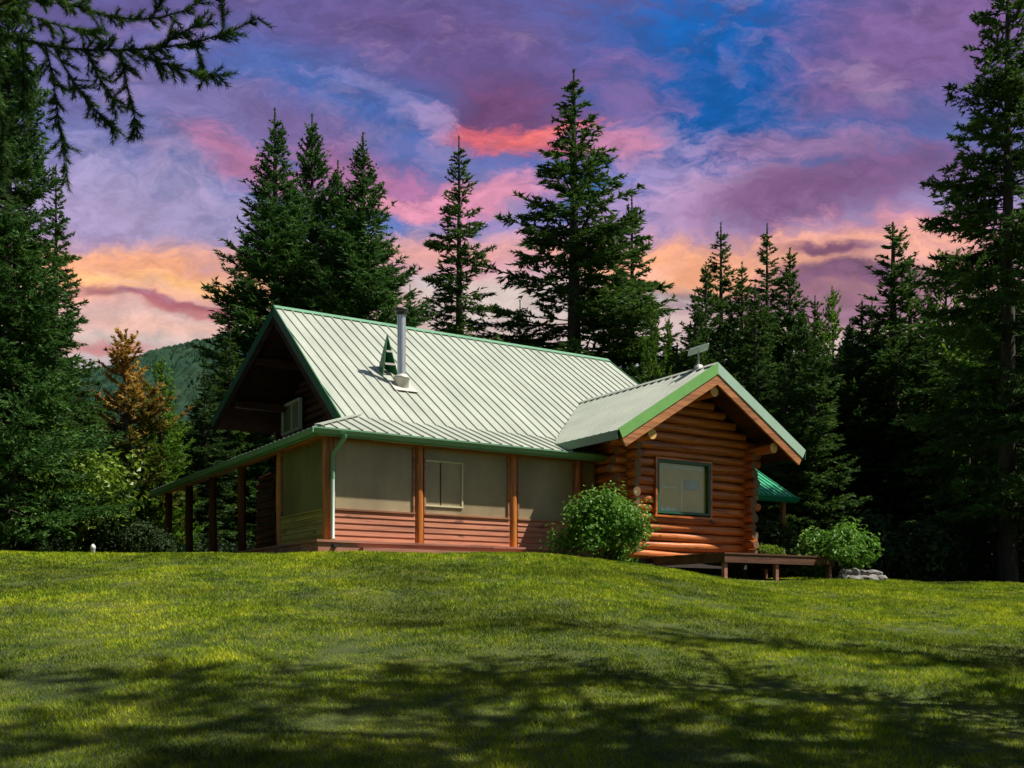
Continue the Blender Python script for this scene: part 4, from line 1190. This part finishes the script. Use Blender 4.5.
def put(o, px, D, label, cat, group=None, rot=0., s=1., z=None):
    g = at(px, HOR, D); zz = float(ground_xy(g[0], g[1])) if z is None else z
    o.location = (g[0], g[1], zz - .03); o.rotation_euler = (0, 0, rot); o.scale = (s, s, s)
    return tag(o, label, cat, group)
put(shrub('leafy_shrub', 1, 2.35, 1.7, 1.85, 5600, .135, .036, 'leaf_bush', 26, 16, .5), 603, 24.0, 'big round leafy green shrub at the left corner of the log wing', 'shrub', z=-.42)
put(shrub('leafy_shrub', 2, 2.1, 1.7, 1.35, 4200, .15, .036, 'leaf_bush', 22, 12, .5), 843, 27.1, 'low spreading green shrub on the stone heap right of the deck', 'shrub', z=-.62, s=1.12)
put(shrub('leafy_plant', 3, .75, .6, .42, 700, .10, .02, 'leaf_lime', 7, 5, .2, .2), 771, 26.8, 'small bright green plant behind the deck beside the wing corner', 'plant', z=-.22)
# sapling with pale leaves right of the wing
put(shrub('sapling', 4, 1.2, 1.0, 2.4, 420, .16, .05, 'leaf_lime', 7, 7, .3), 783, 33, 'slender sapling with a few pale leaves under the bright green roof', 'sapling', s=1., z=-.7)
# broad-leaved young tree on the left
put(shrub('broadleaf_tree', 5, 3.3, 2.4, 4.1, 3000, .19, .055, 'leaf_lime', 22, 16, .4, .3), 66, 27.0, 'young broad leaved tree with lime green leaves left of the rust topped pine', 'tree')
put(shrub('broadleaf_shrub', 6, 2.6, 2., 1.7, 2200, .14, .04, 'leaf_bush', 12, 8, .2), 14, 26.2, 'green shrub low at the left edge of the lawn', 'shrub')
und = shrub('undergrowth_shrub', 7, 2.6, 2., 1.9, 2200, .16, .045, 'leaf_dark', 12, 8, .35)
GU = 'dark undergrowth along the forest edge'
first = True
for (px, D, s, lab, grp) in [
    (110, 27.5, .9, 'dark shrub at the foot of the rust topped pine', None), (150, 27.0, .7, 'low dark shrub between the rust topped pine and the open porch', None),
    (45, 25.6, .45, 'small dark shrub at the lawn edge near the left', None), (200, 40, 1.2, 'dark shrub seen through the outer posts of the open porch', None), (228, 42, 1.2, 'dark shrub seen through the inner posts of the open porch', None)] + [
    (790 + 28 * i + rk.uniform(-6, 6), 31 + rk.uniform(0, 7), rk.uniform(.8, 1.5), 'dark leafy undergrowth at the edge of the forest right of the stone heap', GU) for i in range(10)]:
    o = und if first else copy_tree(und); first = False
    put(o, px, D, lab, 'shrub', grp, rot=rk.uniform(0, 6), s=s)

# ------------------------------------------------------------------ stones under the right shrub
rng = np.random.default_rng(12)
def stone(seed, r):
    import bmesh
    rg = random.Random(seed); bm = bmesh.new(); bmesh.ops.create_icosphere(bm, subdivisions=2, radius=1)
    ns = [Vector((rg.gauss(0, 1), rg.gauss(0, 1), rg.gauss(0, 1))).normalized() for _ in range(9)]
    for v in bm.verts:
        for n_ in ns:
            k = v.co.dot(n_)
            if k > .72: v.co -= n_ * (k - .72)
        v.co = Vector((v.co.x * r[0], v.co.y * r[1], v.co.z * r[2]))
    me = bpy.data.meshes.new('stone'); bm.to_mesh(me); bm.free(); me.materials.append(M['stone'])
    o = bpy.data.objects.new('stone', me); col.objects.link(o); return o
k = 0
for row, (zo, nst) in enumerate(((-.03, 9), (.12, 7))):
    for i in range(nst):
        u = (i + .5) / nst; px = 838 + 43 * u + rng.uniform(-1.5, 1.5) + (2 if row else 0)
        D = 26.5 + .25 * row + .5 * abs(u - .4) + rng.uniform(-.06, .06)
        g = at(px, HOR, D); r0 = rng.uniform(.09, .19)
        o = stone(k, (r0 * 1.25, r0 * 1.1, r0 * .8)); k += 1
        o.location = (g[0], g[1], float(ground_xy(g[0], g[1])) + .06 + zo); o.rotation_euler = (rng.uniform(-.3, .3), rng.uniform(-.3, .3), rng.uniform(0, 6))
        tag(o, 'grey field stone in the heap under the right shrub', 'stone', 'stones heaped under the right shrub')

# ------------------------------------------------------------------ small things by the left trees and in the open porch
b = MB(); g = at(93, HOR, 25.2); gz = float(ground_xy(g[0], g[1]))
b.tube([(0, 0, -.1), (0, 0, .22), (0, 0, .24), (0, 0, .30), (0, 0, .34)], [.05, .05, .065, .05, .01], 10, 0, 0)
o = b.build('garden_post', M['white']); o.location = (g[0], g[1], gz); tag(o, 'short white garden post at the lawn edge under the left trees', 'post')
t = thing('garden_chair', 'teal plastic garden chair seen between the posts of the open porch', 'chair')
b = MB(); b.box((-.25, -.25, .40), (.25, .25, .44)); b.build('seat', M['teal'], t)
b = MB(); b.slab([(-.25, .25, .42), (.25, .25, .42), (.23, .36, .92), (-.23, .36, .92)], (0, .03, 0)); b.build('backrest', M['teal'], t)
for x in (-.22, .22):
    for y in (-.22, .22):
        b = MB(); b.box((x - .025, y - .025, 0), (x + .025, y + .025, .40)); b.build('leg', M['teal'], t)
g = at(195, HOR, 36.); t.location = (g[0], g[1], float(ground_xy(g[0], g[1])) + .12); t.rotation_euler = (0, 0, 2.)
t = thing('bench', 'white slatted bench at the far side of the open porch', 'bench')
b = MB(); b.box((-.6, -.2, .42), (.6, .2, .46)); b.build('seat', M['white'], t)
for k in range(7):
    b = MB(); x = -.54 + k * .18; b.box((x - .03, .18, .46), (x + .03, .20, .85)); b.build('slat', M['white'], t)
b = MB(); b.box((-.6, .175, .851), (.6, .215, .91)); b.build('rail', M['white'], t)
for x in (-.55, .55):
    b = MB(); b.box((x - .03, -.18, 0), (x + .03, .18, .42)); b.build('leg', M['white'], t)
g = at(236, HOR, 35.5); t.location = (g[0], g[1], float(ground_xy(g[0], g[1])) + .1); t.rotation_euler = (0, 0, 2.6)
# trees outside the frame: the clearing's other edges; those on the right shade the near lawn
proto('open', 'conifer_tree', 'needle_larch', 20., 3.4, seed=41, nb=95, clear=.15, pw=.45, el0=0., el1=.8, droop=.12, up=.1, twig=.55, hang=.2, tstep=.3, step=.06, nl=.22, nw=.045, irr=.6)
PROTO['open'][3] = True
_first = [True]
OUT = [(8.4, 5.4, 25, .8, 'open'), (12.5, 6.4, 25, .6, 'open'), (6.6, 3.6, 22, .9, 'open'), (8.2, 7.6, 27, .7, 'open'), (7.4, 9.4, 26, .5, 'open'), (11.0, 12.4, 23, .4, 'open'), (20, 17, 19, 1.1, 'forest_b'), (27, 36, 24, 1.3, 'forest'), (24, 44, 23, 1.2, 'forest_b'), (33, 46, 24, 1.3, 'forest'), (25, 28, 22, 1.2, 'fir')]
for i in range(26):
    a_ = R(100 + i * 6.6)          # behind and left of the camera
    rad_ = 17 + 5 * math.sin(i * 2.3)
    OUT.append((rad_ * math.cos(a_ + R(80)) * 1.0, -2 + rad_ * math.sin(a_ + R(80)), 19 + 3 * math.sin(i * 1.7), 1.5, ('forest', 'forest_b', 'fir_narrow')[i % 3]))
for i in range(9):            # and the forest beyond the left edge
    d_ = 32 + i * 3.2
    OUT.append((-.483 * d_ - 5.5 - 3 * (i % 3), d_, 18 + 3 * math.sin(i * 1.9), 1.4, ('forest', 'forest_b')[i % 2]))
for (r_, d_, H_, w_, k_) in OUT:
    P_ = PROTO[k_]; x, y = rd(r_, d_)
    if k_ == 'open' and _first[0]: o = P_[0]; _first[0] = False
    else: o = copy_tree(P_[0])
    o.location = (x, y, float(ground_xy(x, y)) - .1); o.scale = (w_, w_, H_ / P_[1]); o.rotation_euler = (0, 0, rngT.random() * 6)
    tag(o, 'tall conifer standing round the clearing, outside the picture', 'tree', 'conifers outside the picture')
